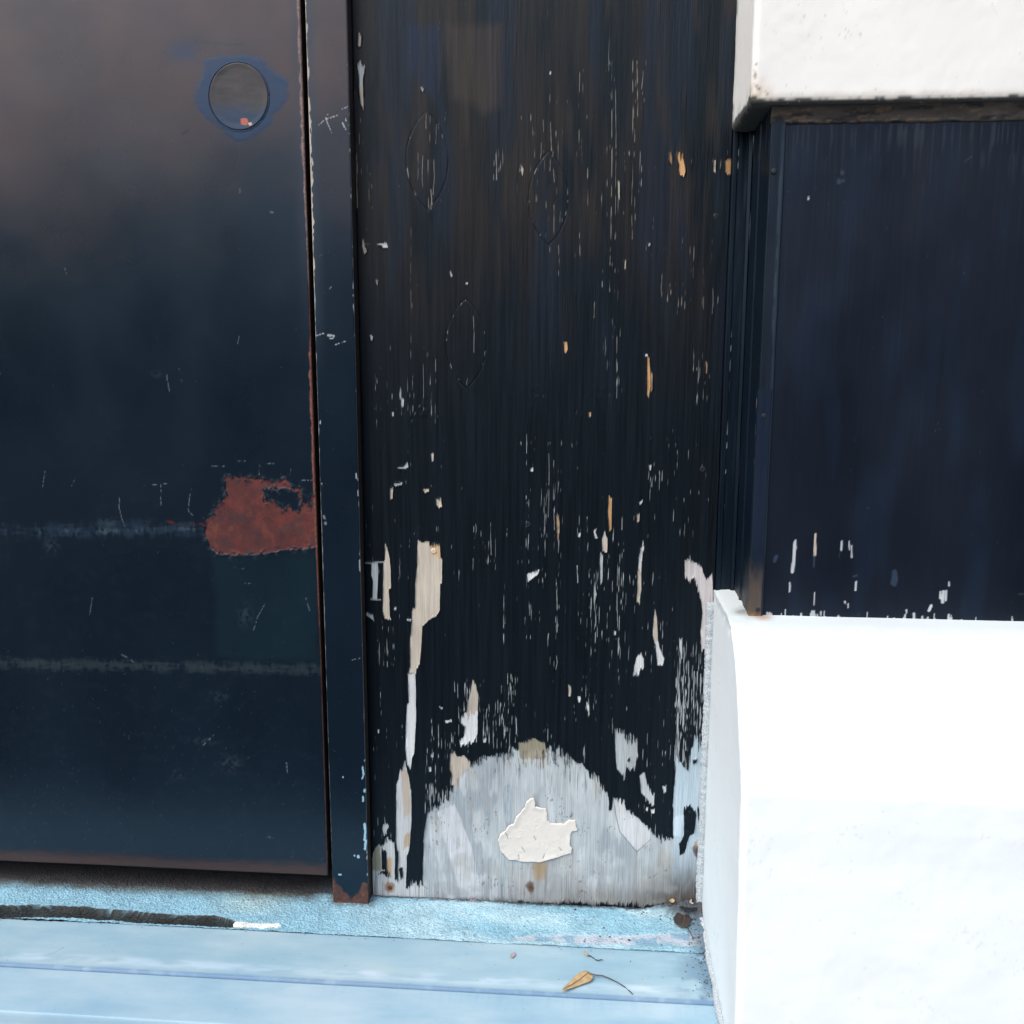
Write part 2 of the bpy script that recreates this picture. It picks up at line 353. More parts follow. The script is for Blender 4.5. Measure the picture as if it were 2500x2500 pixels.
def bed_t(U, V):
    C = np.zeros(U.shape + (3,)) + BEDC
    C = mixc(C, [0.36, 0.54, 0.61], sst(0.35, 0.7, fbm(U / 70, V / 30, 23)) * sst(-330, -120, U))
    C = mixc(C, [0.36, 0.48, 0.46], 0.6 * sst(60, 0, np.abs(U + 370)) * sst(-60, -30, V))
    p = sdf(U, V + 5 * (fbm(U / 8, V / 8, 71) - 0.5), pale)
    C = mixc(C, [0.40, 0.46, 0.53], sst(0.8, -0.5, p))
    C = mixc(C, [0.22, 0.36, 0.47], sst(0.8, -0.5, p) * sst(0.55, 0.65, fbm(U / 22, V / 20, 55)))
    c = sdf(U, V + 1.5 * (vn(U / 4, V / 4, 5) - 0.5), chalk); C = mixc(C, [0.74, 0.78, 0.74], (c < 0) * 1.0)
    dirt = sst(-34, -6, V - 5 + 12 * (fbm(U / 20, V / 12, 61) - 0.5)) * sst(-292, -312, U)  # mask for dirt and the painted shade under the door
    C = mixc(C, [0.055, 0.045, 0.035], 0.96 * dirt)  # dirt, with the shade under the door painted into it
    rt = sst(26, 3, 134 - U + 9 * (fbm(U / 5, V / 9, 65) - 0.5)); C = mixc(C, [0.07, 0.11, 0.15], 0.85 * rt)  # bluish dark band by the block: painted shade mixed with dirt
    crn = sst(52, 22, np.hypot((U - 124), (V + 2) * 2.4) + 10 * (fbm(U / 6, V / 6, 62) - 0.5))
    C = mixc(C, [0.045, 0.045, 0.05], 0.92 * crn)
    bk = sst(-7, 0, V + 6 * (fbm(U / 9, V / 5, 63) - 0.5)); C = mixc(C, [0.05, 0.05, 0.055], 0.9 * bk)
    ft = sst(8, 0, np.maximum(np.abs(U + 260) - 24, np.abs(V + 12) - 9)); C = mixc(C, [0.10, 0.13, 0.15], 0.75 * ft * sst(0.2, 0.6, fbm(U / 5, V / 5, 64)))
    d = bed_w(U, V); C = mixc(C, [0.018, 0.022, 0.022], sst(1.5, 0.6, d) * (c > 0))
    return C
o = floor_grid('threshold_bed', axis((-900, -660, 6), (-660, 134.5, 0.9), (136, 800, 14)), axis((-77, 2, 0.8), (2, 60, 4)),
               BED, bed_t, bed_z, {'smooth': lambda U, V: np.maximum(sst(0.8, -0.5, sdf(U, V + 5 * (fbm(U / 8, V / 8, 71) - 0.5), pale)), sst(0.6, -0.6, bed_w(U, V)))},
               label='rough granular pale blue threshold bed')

# ================================================================== STEEL DOOR
DY = -0.018
door = empty('steel_door', (-0.66, DY, -0.588), 'dark navy steel door with red primer patch and plugged lock hole, left of the narrow jamb', 'door')
DX0, DX1, DZ0, DZ1 = -1150.0, -285.2, -588.0, 1400.0
us = axis((DX0, -690, 12), (-690, -652, 2), (-652, DX1 - 3, 0.85), (DX1 - 3, DX1, 0.4)); vs_ = axis((DZ0, DZ0 + 3, 0.4), (DZ0 + 3, 335, 1.15), (335, 420, 4), (420, DZ1, 30))
U, V = np.meshgrid(us, vs_)
C = np.zeros(U.shape + (3,)) + NAVY; bare = np.zeros(U.shape)
yo = np.zeros(U.shape)
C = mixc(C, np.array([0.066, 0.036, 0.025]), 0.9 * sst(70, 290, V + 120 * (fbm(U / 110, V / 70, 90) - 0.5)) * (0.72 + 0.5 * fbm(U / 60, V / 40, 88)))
# repainted lighter zone under the primer patch and worn bands
rect = on_wall(2, [(1050, 1050), (1650, 1030), (1660, 1650), (1060, 1640)], DY)
C = mixc(C, [0.0035, 0.014, 0.022], 0.8 * sst(4, -10, sdf(U, V, rect) + 8 * (fbm(U / 20, V / 30, 91) - 0.5)))
def band(p0, p1, hw, colr, amt, seed, thr=0.45):
    global C
    L = on_wall(2, [p0, p1], DY); zc = np.interp(U, [L[0][0], L[1][0]], [L[0][1], L[1][1]]); fall = np.exp(-((V - zc) / hw) ** 2)
    nz = 0.55 * fbm(U / 3.2, V / 10, seed, 4) + 0.45 * fbm(U / 14, V / 2.4, seed + 900, 3); C = mixc(C, colr, amt * fall * sst(thr - 0.08, thr + 0.18, nz * (0.5 + 0.6 * fall)) * (U > L[0][0] - 60) * (U < L[1][0]))
band((-60, 915), (1000, 895), 13, [0.018, 0.033, 0.054], 0.65, 92, 0.47)
band((380, 915), (1010, 900), 6, [0.05, 0.075, 0.10], 0.7, 93, 0.55)
band((-60, 1655), (1660, 1690), 8.5, [0.022, 0.034, 0.040], 0.8, 94, 0.40)
for (a, b, c_, d_) in ((40, 1020, 880, 1000), (420, 1010, 830, 900)):
    pass
# blue-grey smudges
for k, (x, y, rx, ry) in enumerate(((1080, 1840, 60, 25), (1000, 2090, 70, 20), (1160, 2220, 60, 45), (860, 2280, 40, 30), (1240, 1380, 40, 60), (150, 1000, 40, 40), (460, 870, 60, 30), (740, 30, 22, 14))):
    pc = on_wall(2 if y < 1900 else 2, [(x, y)], DY)[0]
    fall = np.exp(-((U - pc[0]) / (rx / 5)) ** 2 - ((V - pc[1]) / (ry / 5)) ** 2)
    C = mixc(C, [0.03, 0.05, 0.065], 0.6 * fall * sst(0.4, 0.65, fbm(U / 3, V / 3, 95 + k)))
# fine wear haze, dust specks
C = mixc(C, [0.012, 0.02, 0.028], 0.16 * sst(0.56, 0.75, fbm(U / 9, V / 7, 97, 4)) * sst(60, -200, V))
sp = specks(U, V, 420, -655, -290, -585, -330, 0.15, 0.5, 11) * 0.5 + specks(U, V, 130, -655, -290, -330, 300, 0.15, 0.45, 12) * 0.5
C = mixc(C, [0.10, 0.13, 0.16], np.clip(sp, 0, 1))
# brushed blue paint around the lock plug
blue = on_wall(1, [(1010, 200), (1100, 185), (1230, 180), (1330, 195), (1390, 260), (1470, 320), (1475, 400), (1440, 460), (1390, 500), (1370, 560), (1290, 620), (1210, 655), (1150, 620), (1090, 560), (1010, 510), (965, 430), (965, 370), (1000, 300)], DY)
bd = sdf(U, V, blue) + 5.0 * (fbm(U / 11, V / 2.2, 98) - 0.5)
C = mixc(C, [0.006, 0.024, 0.070], sst(4.5, -2.0, bd) * (0.55 + 0.6 * fbm(U / 14, V / 1.6, 99))); yo += 0.07 * sst(1.5, -1.5, bd); bare = np.maximum(bare, 0.12 * sst(2, -2, bd))
sm = on_wall(1, [(820, 110), (950, 100), (950, 190), (830, 195)], DY); C = mixc(C, [0.015, 0.024, 0.06], 0.7 * sst(11, -10, sdf(U, V, sm) + 9 * (fbm(U / 9, V / 4, 89) - 0.5)))
for z_, pl, w_, cc in ((1, [(885, 615), (915, 595)], 1.8, (0.008, 0.01, 0.025)), (1, [(1330, 740), (1370, 725), (1430, 722)], 3.0, (0.010, 0.011, 0.02)), (1, [(950, 95), (1000, 100), (1120, 110), (1230, 112)], 0.7, (0.02, 0.02, 0.022))):
    C = mixc(C, cc, 0.9 * sst(w_, w_ * 0.3, dline(U, V, on_wall(z_, pl, DY))))
# scratches
def scratch(C, U, V, Y, z_, pl, w, colr, amt, seed, gap=0.5):
    L = on_wall(z_, pl, Y); d = dline(U, V, L); k = vn(U / 1.6, V / 1.6, seed)
    return mixc(C, colr, amt * sst(w, w * 0.35, d) * sst(gap - 0.12, gap + 0.12, k))
sc = (0.12, 0.15, 0.18)
for i, (z_, pl, w) in enumerate(((2, [(797, 35), (805, 90), (820, 155)], 0.6), (2, [(868, 0), (880, 75)], 0.4), (2, [(533, 710), (530, 780), (545, 840), (558, 880)], 0.5), (2, [(935, 680), (925, 730), (920, 800), (945, 825)], 0.55),
        (2, [(765, 650), (765, 770)], 0.4), (2, [(115, 575), (100, 670)], 0.5), (2, [(285, 620), (262, 660)], 0.4), (2, [(1350, 1320), (1310, 1390), (1285, 1470)], 0.6), (2, [(380, 1290), (365, 1380)], 0.5),
        (2, [(545, 1605), (590, 1630), (625, 1660)], 0.8), (2, [(620, 660), (810, 645)], 0.35), (2, [(1580, 1290), (1600, 1360)], 0.6), (2, [(1318, 540), (1318, 610)], 0.5), (2, [(1492, 555), (1492, 600)], 0.5),
        (1, [(1205, 1750), (1195, 1790)], 0.5), (1, [(1210, 905), (1208, 950)], 0.4), (1, [(225, 1365), (240, 1420)], 0.35), (1, [(1370, 1048), (1395, 1056)], 1.0), (3, [(1470, 460), (1475, 520)], 0.8), (3, [(1060, 310), (1000, 370)], 0.7),
        (2, [(1040, 545), (1120, 548)], 0.5), (2, [(1180, 515), (1240, 520)], 0.5), (2, [(1350, 530), (1400, 535)], 0.5), (2, [(1540, 630), (1610, 625)], 0.8), (3, [(1360, 880), (1395, 890)], 0.9), (2, [(1240, 1205), (1290, 1210)], 0.6), (2, [(1180, 1118), (1230, 1122)], 0.5))):
    C = scratch(C, U, V, DY, z_, pl, w, sc, 0.8, 200 + i, 0.42)
# red primer patch (bared, slightly sunk)
red = on_wall(2, [(1130, 600), (1165, 612), (1230, 608), (1340, 625), (1400, 640), (1460, 622), (1500, 655), (1550, 680), (1565, 750), (1600, 770), (1612, 720), (1700, 690), (1700, 980), (1625, 1000), (1550, 1018), (1460, 1015), (1330, 1042), (1200, 1048), (1080, 1042), (1050, 1010), (1018, 950), (1018, 850), (1060, 815), (1090, 760), (1130, 700)], DY)
hole = on_wall(2, [(1345, 685), (1400, 690), (1460, 665), (1530, 690), (1552, 740), (1545, 800), (1500, 795), (1480, 770), (1455, 790), (1400, 755), (1355, 735)], DY)
ed = 3.2 * (fbm(U / 5, V / 5, 101, 4) - 0.5) + 1.6 * (vn(U / 1.3, V / 2.2, 102) - 0.5)
ed = ed * (1 + 1.6 * sst(-40, -8, V + 40 * 0) * 0 + 1.3 * sst(-345, -300, U) * sst(-60, -35, V)); rd = np.maximum(sdf(U, V, red) + ed, -(sdf(U, V, hole) + 2.2 * ed))
isl = np.maximum(sst(0.62, 0.67, fbm(U / 3.5, V / 4, 103)) * sst(-7, -1, rd), sst(0.52, 0.60, fbm(U / 5, V / 3.5, 87)) * sst(-352, -320, U) * sst(-62, -50, V) * sst(-14, -2, rd)); rm = np.clip(sst(0.35, -0.35, rd) - isl, 0, 1)
redc = RUST * (0.25 + 1.05 * fbm(U / 12, V / 9, 104, 4))[..., None] * (0.75 + 0.5 * sst(-90, -40, V))[..., None]
redc = mixc(redc, [0.19, 0.052, 0.022], 0.4 * sst(0.5, 0.8, fbm(U / 9, V / 10, 105, 4))); redc = mixc(redc, [0.055, 0.017, 0.014], 0.75 * sst(0.5, 0.7, fbm(U / 16, V / 10, 106)))
C = mixc(C, [0.035, 0.055, 0.065], 0.6 * sst(7, 0.2, rd) * sst(0.48, 0.66, fbm(U / 3, V / 3, 107)) * (U < DX1))
C = C * (1 - rm[..., None]) + redc * rm[..., None]; bare = np.maximum(bare, rm); yo -= 0.45 * rm; yo += 0.5 * sst(3.0, 0.4, rd) * (1 - rm) * sst(0.4, 0.6, fbm(U / 5, V / 5, 109))
strk = on_wall(2, [(800, 860), (870, 870), (940, 872), (1020, 878)], DY); C = mixc(C, RUST * 0.6, 0.8 * sst(2.2, 0.6, dline(U, V, strk)) * sst(0.5, 0.62, fbm(U / 4, V / 3, 108)))
# rusted edge along the gap
edge = DX1 - U
pyr = np.interp(V, [-588, -520, -330, -290, -180, -20, 10, 60, 110, 200, 310], [1.2, 0.6, 0.8, 1.0, 2.4, 3.6, 1.0, 0.8, 1.5, 3.6, 3.2])
rim = sst(0.5, -0.5, edge - pyr * (0.35 + 0.9 * fbm(U / 2.5, V / 7, 110)))
halo = sst(16, 1, edge) * 0.5; C = mixc(C, [0.024, 0.028, 0.042], halo * sst(-40, 160, V))
rc = np.where((V > 60)[..., None], np.array([0.20, 0.13, 0.11]), np.array([0.16, 0.055, 0.032]))
C = C * (1 - rim[..., None]) + rc * rim[..., None] * (0.6 + 0.8 * vn(U / 1.2, V / 1.5, 111))[..., None]; bare = np.maximum(bare, rim)
# rusty bottom edge
bt = V - DZ0; rb = sst(20, 5, bt + 9 * (fbm(U / 16, V / 3, 112) - 0.5)); C = mixc(C, [0.045, 0.023, 0.016], 0.9 * rb); bare = np.maximum(bare, 0.8 * rb)
yo += (fbm(U / 160, V / 160, 113) - 0.5) * 1.6
rnd = lambda e: 1.6 * (1 - np.sqrt(np.clip(1 - (1 - np.clip(e / 1.6, 0, 1)) ** 2, 0, 1)))
yo -= rnd(edge) + rnd(bt)
P = np.stack([U / 1000, DY - yo / 1000, V / 1000], -1)
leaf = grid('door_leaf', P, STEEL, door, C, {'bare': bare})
boxes('leaf_edge', [(DX0 / 1000, (DX1 - 0.15) / 1000, DY + 0.0025, DY + 0.045, DZ0 / 1000 + 0.0004, DZ1 / 1000)], RUSTM, door)
# lock blank
lc = on_wall(1, [(1203, 405)], DY)[0]; R0 = 30.2
rr = np.concatenate([np.linspace(0, R0 - 2, 60), np.linspace(R0 - 1.6, R0, 5)]); th = np.linspace(0, 2 * math.pi, 241)
RR, TH = np.meshgrid(rr, th); PU = lc[0] + RR * np.cos(TH); PV = lc[1] + RR * 1.06 * np.sin(TH)
hgt = 0.7 + 0.18 * sst(R0 * 0.8, R0 * 0.97, RR) - 0.5 * (1 - (RR / R0) ** 2) + 0.10 * (fbm(PU / 14, PV / 4, 120) - 0.5) - 1.6 * sst(R0 - 0.9, R0, RR)
LC = np.zeros(RR.shape + (3,)) + np.array([0.048, 0.031, 0.023]) * (0.35 + 1.1 * fbm(PU / 16, PV / 5, 122))[..., None]; LC = mixc(LC, [0.012, 0.024, 0.055], sst(8, -10, PV - lc[1] + 10 + 8 * (fbm(PU / 9, PV / 9, 121) - .5)))
LC = mixc(LC, [0.045, 0.03, 0.018], 0.6 * sst(9, 2, np.hypot(PU - lc[0] - 18, PV - lc[1] + 10)))
ch = on_wall(11, [(590, 820), (620, 810), (660, 815), (670, 850), (655, 885), (600, 875)], DY); ch2 = on_wall(11, [(670, 860), (705, 855), (715, 880), (685, 890)], DY)
m1 = sst(0.5, -0.4, sdf(PU, PV, ch)); LC = mixc(LC, [0.45, 0.12, 0.07], m1); LC = mixc(LC, [0.60, 0.38, 0.2], sst(0.5, -0.4, sdf(PU, PV, ch2)))
plug = grid('lock_blank', np.stack([PU / 1000, DY - hgt / 1000 - 0.0002, PV / 1000], -1), STEEL, door, LC, {'bare': np.maximum(m1, 0.5)})
plug['label'] = 'round blanking disc over the old lock hole'
rt = np.linspace(0, 2 * math.pi, 61)
tube('sealant_ring', [((lc[0] + (R0 + 0.6) * math.cos(a)) / 1000, DY - 0.0003, (lc[1] + (R0 + 0.6) * 1.06 * math.sin(a)) / 1000) for a in rt], [0.00045] * 61, m_flat('blue_sealant', (0.012, 0.034, 0.085), 0.45), door, 6)
# chip itself stands a little proud
# dark reveal behind the gap and below the door
o = boxes('door_stop', [(-1.15, -0.2405, 0.0295, 0.06, -0.618, 1.4)], DARKM, door)

# ================================================================== DOOR JAMB
JX0, JX1, JZ0 = -280.3, -239.2, -621.0
jamb = empty('door_jamb', (-0.26, DY, FZ), 'narrow dark steel door jamb with chipped edges and rusted foot, between door and plywood', 'door jamb')
us = axis((JX0, JX0 + 2, 0.3), (JX0 + 2, JX1 - 2, 0.6), (JX1 - 2, JX1, 0.3)); vs_ = axis((JZ0, 335, 1.0), (335, 420, 4), (420, 1400, 30))
U, V = np.meshgrid(us, vs_); C = np.zeros(U.shape + (3,)) + NAVY * 1.05; bare = np.zeros(U.shape)
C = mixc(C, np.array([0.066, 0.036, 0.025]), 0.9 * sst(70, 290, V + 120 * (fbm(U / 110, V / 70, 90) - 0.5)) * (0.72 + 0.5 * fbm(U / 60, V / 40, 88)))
e = U - JX0
C = mixc(C, [0.02, 0.03, 0.042], 0.6 * sst(14, 1, e) * sst(-60, 60, V))
wv = np.interp(V, [-621, -500, -300, -100, 0, 40, 100, 160, 230, 310], [0.5, 0.5, 0.7, 0.9, 1.0, 1.2, 1.9, 2.8, 2.6, 1.8])
cm = sst(0.4, -0.3, e - wv * (0.2 + 1.2 * vn(U / 1.5, V / 4, 130) * sst(0.25, 0.6, fbm(U / 9, V / 14, 131))))
cc = np.where((V > 60)[..., None], CREAM * 0.72, np.array([0.22, 0.25, 0.27])); C = C * (1 - cm[..., None]) + cc * cm[..., None]; bare = np.maximum(bare, cm)
e2 = JX1 - U; c2 = sst(0.35, -0.25, e2 - 1.2 * sst(0.6, 0.75, vn(U / 2, V / 4, 132)) * sst(0.5, 0.7, fbm(U / 20, V / 30, 138))); C = mixc(C, [0.35, 0.37, 0.38], c2 * 0.9); bare = np.maximum(bare, c2)
for i, (z_, pl, w, a) in enumerate(((11, [(1410, 880), (1480, 820), (1600, 780)], 0.6, .9), (11, [(1480, 800), (1500, 860), (1545, 960)], 0.5, .9), (11, [(1630, 725), (1710, 690)], 0.5, .8), (11, [(1655, 855), (1690, 925)], 0.8, .9), (11, [(1690, 815), (1695, 840)], 0.6, .9),
        (11, [(1490, 770), (1515, 765)], 0.5, .8), (1, [(1640, 1745), (1680, 1735)], 0.8, .9), (1, [(1705, 1745), (1745, 1750)], 1.6, .8), (1, [(1715, 1765), (1740, 1758)], 0.9, .8), (1, [(1745, 1798), (1805, 1777)], 0.5, .8), (1, [(1700, 1500), (1725, 1470)], 0.5, .5),
        (1, [(1660, 1300), (1675, 1285)], 0.5, .5), (2, [(1840, 1635), (1885, 1628)], 0.6, .5), (2, [(1690, 870), (1680, 830)], 2.0, .4), (2, [(1660, 285), (1660, 310)], 0.9, .9), (2, [(1668, 645), (1668, 668)], 0.9, .9), (2, [(1862, 590), (1863, 615)], 1.0, .9), (11, [(1310, 180), (1590, 165)], 0.8, .0))):
    C = scratch(C, U, V, DY, z_, pl, w, (0.40, 0.44, 0.47), a, 300 + i, 0.38)
for i, (x0, y0, x1, y1, w) in enumerate(((1898, 490, 1903, 525, 1.3), (1905, 530, 1895, 555, 1.0), (1911, 620, 1911, 624, 2.0), (1900, 655, 1900, 680, 1.2), (1910, 808, 1912, 840, 1.8), (1913, 850, 1910, 900, 1.7), (1916, 905, 1912, 950, 1.6), (1873, 990, 1874, 996, 1.7), (1852, 985, 1853, 988, 1.1), (1763, 1092, 1775, 1094, 1.0), (1788, 544, 1789, 546, 0.9))):
    d = dline(U, V, on_wall(3, [(x0, y0), (x1, y1)], DY)) + 0.7 * (vn(U / 1.2, V / 1.8, 133) - 0.5); C = mixc(C, [0.30, 0.50, 0.62], sst(w, w * 0.5, d))
foot = on_wall(3, [(1700, 1090), (1735, 1110), (1790, 1190), (1840, 1225), (1880, 1200), (1895, 1140), (1940, 1150), (1940, 1300), (1700, 1290)], DY)
fm = sst(1.5, -2.5, sdf(U, V, foot) + 5 * (fbm(U / 5, V / 7, 134) - 0.5)); rcol = np.array([0.075, 0.030, 0.018]) * (0.5 + fbm(U / 4, V / 4, 135))[..., None]
rcol = mixc(rcol, [0.16, 0.07, 0.03], 0.7 * sst(0.62, 0.75, fbm(U / 3, V / 3, 136)))
C = C * (1 - fm[..., None]) + rcol * fm[..., None]; bare = np.maximum(bare, fm)
C = mixc(C, [0.10, 0.12, 0.13], 0.5 * specks(U, V, 60, JX0, JX1, JZ0, 300, 0.15, 0.45, 14))
rnd1 = lambda e: 1.2 * (1 - np.sqrt(np.clip(1 - (1 - np.clip(e / 1.2, 0, 1)) ** 2, 0, 1)))
yo = -rnd1(e) - rnd1(e2) + (fbm(U / 100, V / 120, 137) - 0.5) * 0.8 - 0.3 * cm
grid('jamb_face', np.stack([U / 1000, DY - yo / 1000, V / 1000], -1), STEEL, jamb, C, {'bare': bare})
boxes('jamb_return', [(JX0 / 1000 + 0.0002, JX1 / 1000 - 0.0002, DY + 0.0014, 0.026, JZ0 / 1000 + 0.0003, 1.4)], m_flat('rusty_dark_paint', (0.018, 0.012, 0.011), 0.7, 120, 0.5), jamb)

# ================================================================== PLYWOOD PANEL
ply = empty('plywood_panel', (-0.05, 0, FZ), 'tall plywood board with flaking black paint and a bare grey arch at its foot', 'plywood panel')
PX0, PX1, PZ0 = -238.6, 135.3, -620.5
us = axis((PX0, PX1, 0.43)); vs_ = axis((PZ0, 332, 1.35), (332, 420, 4), (420, 1400, 40))
U, V = np.meshgrid(us, vs_); shp = U.shape
grain1 = vn(U / 0.72, V / (16 + 0 * V), 401) * 0.5 + vn(U / 0.8, V / 48, 400) * 0.5; grain2 = vn(U / 0.55, V / 7, 402); broad = fbm(U / 9, V / 90, 403)
streak = np.clip(0.5 + ((0.66 * grain1 + 0.34 * grain2) - 0.5) * 1.22, 0, 1)
# wear map ----------------------------------------------------
wear = np.zeros(shp) + 0.075
def zone(z_, x0, y0, x1, y1, amt, soft=9):
    global wear
    L = on_wall(z_, [(x0, y0), (x1, y1)], 0)
    ax, bx = sorted((L[0][0], L[1][0])); ay, by = sorted((L[0][1], L[1][1]))
    w = sst(-soft * 0.5, soft * 0.35, U - ax) * sst(-soft * 0.5, soft * 0.35, bx - U) * sst(-soft * 1.5, soft, V - ay) * sst(-soft * 1.5, soft, by - V)
    wear = np.maximum(wear, wear * (1 - w) + amt * w)
for q in ((4, 1270, 120, 1345, 1250, 0.20), (4, 1390, 180, 1445, 1000, 0.20), (4, 940, 430, 1060, 740, 0.19), (4, 740, 610, 800, 730, 0.28),
          (4, 340, 400, 530, 870, 0.15), (4, 120, 540, 175, 880, 0.22), (4, 900, 600, 1100, 1040, 0.19), (4, 860, 300, 1500, 1100, 0.17), (4, 1500, 1000, 1800, 1350, 0.20), (4, 1480, 560, 1860, 700, 0.17), (4, 150, 1550, 560, 1850, 0.20), (4, 1250, 1400, 1340, 1750, 0.22), (4, 1680, 1550, 1760, 1800, 0.22),
          (5, 870, 280, 1060, 1300, 0.215), (5, 960, 600, 1060, 850, 0.30), (5, 640, 720, 770, 960, 0.25), (5, 780, 990, 805, 1300, 0.28), (5, 180, 1190, 285, 1420, 0.30), (5, 170, 1420, 280, 1750, 0.22), (5, 1130, 650, 1460, 1350, 0.20), (5, 1200, 950, 1240, 1350, 0.31), (5, 1330, 850, 1350, 1350, 0.28),
          (5, 1460, 480, 1590, 560, 0.30), (5, 1620, 540, 1680, 800, 0.26), (5, 1480, 330, 1760, 700, 0.205), (5, 1610, 1280, 1745, 1900, 0.385), (5, 1450, 1200, 1560, 1420, 0.24), (5, 560, 1450, 880, 1790, 0.255), (5, 690, 1580, 800, 1740, 0.36), (5, 820, 1440, 835, 1580, 0.38),
          (5, 840, 1640, 860, 1740, 0.36), (5, 980, 1650, 1010, 1760, 0.32), (5, 1080, 1480, 1230, 1640, 0.23), (5, 180, 1750, 300, 1930, 0.2), (5, 410, 1650, 560, 1900, 0.26), (5, 1290, 1640, 1330, 1720, 0.34), (5, 1150, 1780, 1180, 1860, 0.36), (5, 1560, 1690, 1600, 1900, 0.27),
          (6, 405, 600, 560, 760, 0.36), (6, 170, 760, 260, 900, 0.24), (6, 1400, 380, 1600, 860, 0.2), (5, 130, 500, 900, 1100, 0.125), (5, 880, 900, 1620, 1750, 0.15), (4, 80, 120, 130, 900, 0.2)):
    zone(*q)
wear *= 0.85 + 0.3 * fbm(U / 14, V / 30, 404)
T = 1.0 - wear - 0.078
bare = sst(T - 0.02, T + 0.075, streak * 0.86 + 0.09 * (fbm(U / 5, V / 22, 405) - 0.3))
bare *= 0.35 + 0.65 * sst(0.3, 0.7, fbm(U / 4, V / 26, 408))
UC = np.zeros(shp + (3,)) + GREYW * 0.9
UC = mixc(UC, [0.30, 0.24, 0.17], 0.8 * sst(-80, 40, V)); UC = mixc(UC, [0.34, 0.35, 0.36], sst(0.55, 0.7, fbm(U / 8, V / 25, 406)) * sst(-80, 40, V) * 0.8)
for i, (z_, x, y0, y1, w, a) in enumerate(((4, 1150, 230, 590, .45, .6), (4, 1166, 210, 340, .35, .5), (4, 1187, 680, 950, .5, .7), (4, 1300, 180, 1010, .45, .7), (4, 1317, 150, 1010, .4, .6), (4, 1290, 40, 330, .3, .4), (4, 1335, 735, 885, .6, .8), (4, 1400, 170, 770, .45, .6), (4, 1420, 175, 430, .5, .7), (4, 1445, 170, 300, .4, .6),
        (4, 1398, 740, 1010, .35, .6), (4, 1410, 800, 920, .35, .6), (4, 1294, 1090, 1260, .4, .8), (4, 1325, 1470, 1760, .4, .7), (4, 1303, 1390, 1480, .35, .6), (4, 428, 408, 490, .5, .9), (4, 445, 430, 640, .35, .8), (4, 435, 640, 870, .4, .7), (4, 462, 640, 800, .5, .9), (4, 448, 780, 872, .7, .9), (4, 410, 620, 810, .35, .7), (4, 475, 450, 560, .3, .6), (4, 388, 560, 820, .3, .5),
        (4, 978, 450, 600, .35, .6), (4, 1012, 460, 690, .45, .7), (4, 1030, 640, 740, .5, .7), (4, 950, 730, 880, .45, .7), (4, 968, 560, 640, .35, .6), (4, 1050, 1040, 1180, .35, .7), (4, 648, 1360, 1545, .35, .7), (4, 622, 1650, 1720, .5, .7), (4, 355, 960, 1500, .25, .3), (4, 413, 1600, 1790, .3, .6), (4, 1735, 1160, 1340, .35, .6), (4, 1775, 1200, 1360, .35, .5), (4, 1538, 1180, 1310, .35, .7), (4, 1220, 1310, 1380, .4, .7),
        (4, 1165, 420, 470, .4, .6), (4, 755, 610, 730, .6, .9), (4, 775, 615, 690, .6, .9), (4, 160, 700, 860, .35, .5), (5, 1028, 430, 760, .35, .7), (5, 1005, 400, 700, .3, .6), (5, 985, 740, 1010, .4, .8), (5, 1040, 1010, 1240, .5, .8), (5, 1003, 1250, 1310, .6, .8), (5, 797, 1000, 1200, .4, .7), (5, 730, 730, 880, .4, .7), (5, 660, 730, 800, .35, .6), (5, 1222, 1050, 1330, .6, .8), (5, 1330, 870, 1330, .4, .7), (5, 1352, 670, 760, .4, .7), (5, 1185, 700, 770, .7, .9), (5, 1138, 930, 1010, .6, .9),
        (5, 1662, 1380, 1600, .9, .9), (5, 1690, 1430, 1680, .8, .9), (5, 1705, 1430, 1650, .7, .9), (5, 1720, 1440, 1700, .7, .9), (5, 1645, 1500, 1600, .6, .9), (5, 1620, 1540, 1620, .5, .8), (5, 1740, 1400, 1850, 1.2, .9), (5, 1650, 1690, 1800, .8, .9), (5, 826, 1440, 1580, .6, .8), (5, 850, 1650, 1760, .7, .9), (5, 720, 1580, 1640, .5, .8), (5, 755, 1570, 1700, .6, .8), (5, 775, 1590, 1680, .5, .8), (5, 790, 1600, 1720, .5, .8), (5, 1395, 1480, 1560, .3, .6), (5, 1040, 1350, 1420, .4, .6))):
    L = on_wall(z_, [(x, y0), (x + (i % 5 - 2) * 2, (y0 + y1) / 2), (x + (i % 3 - 1) * 3, y1)], 0)
    bare = np.maximum(bare, a * sst(w, w * 0.3, dline(U, V, L)) * sst(0.35, 0.6, vn(U / 0.8 + i, V / 9, 407)))
bare = np.clip(bare, 0, 1)
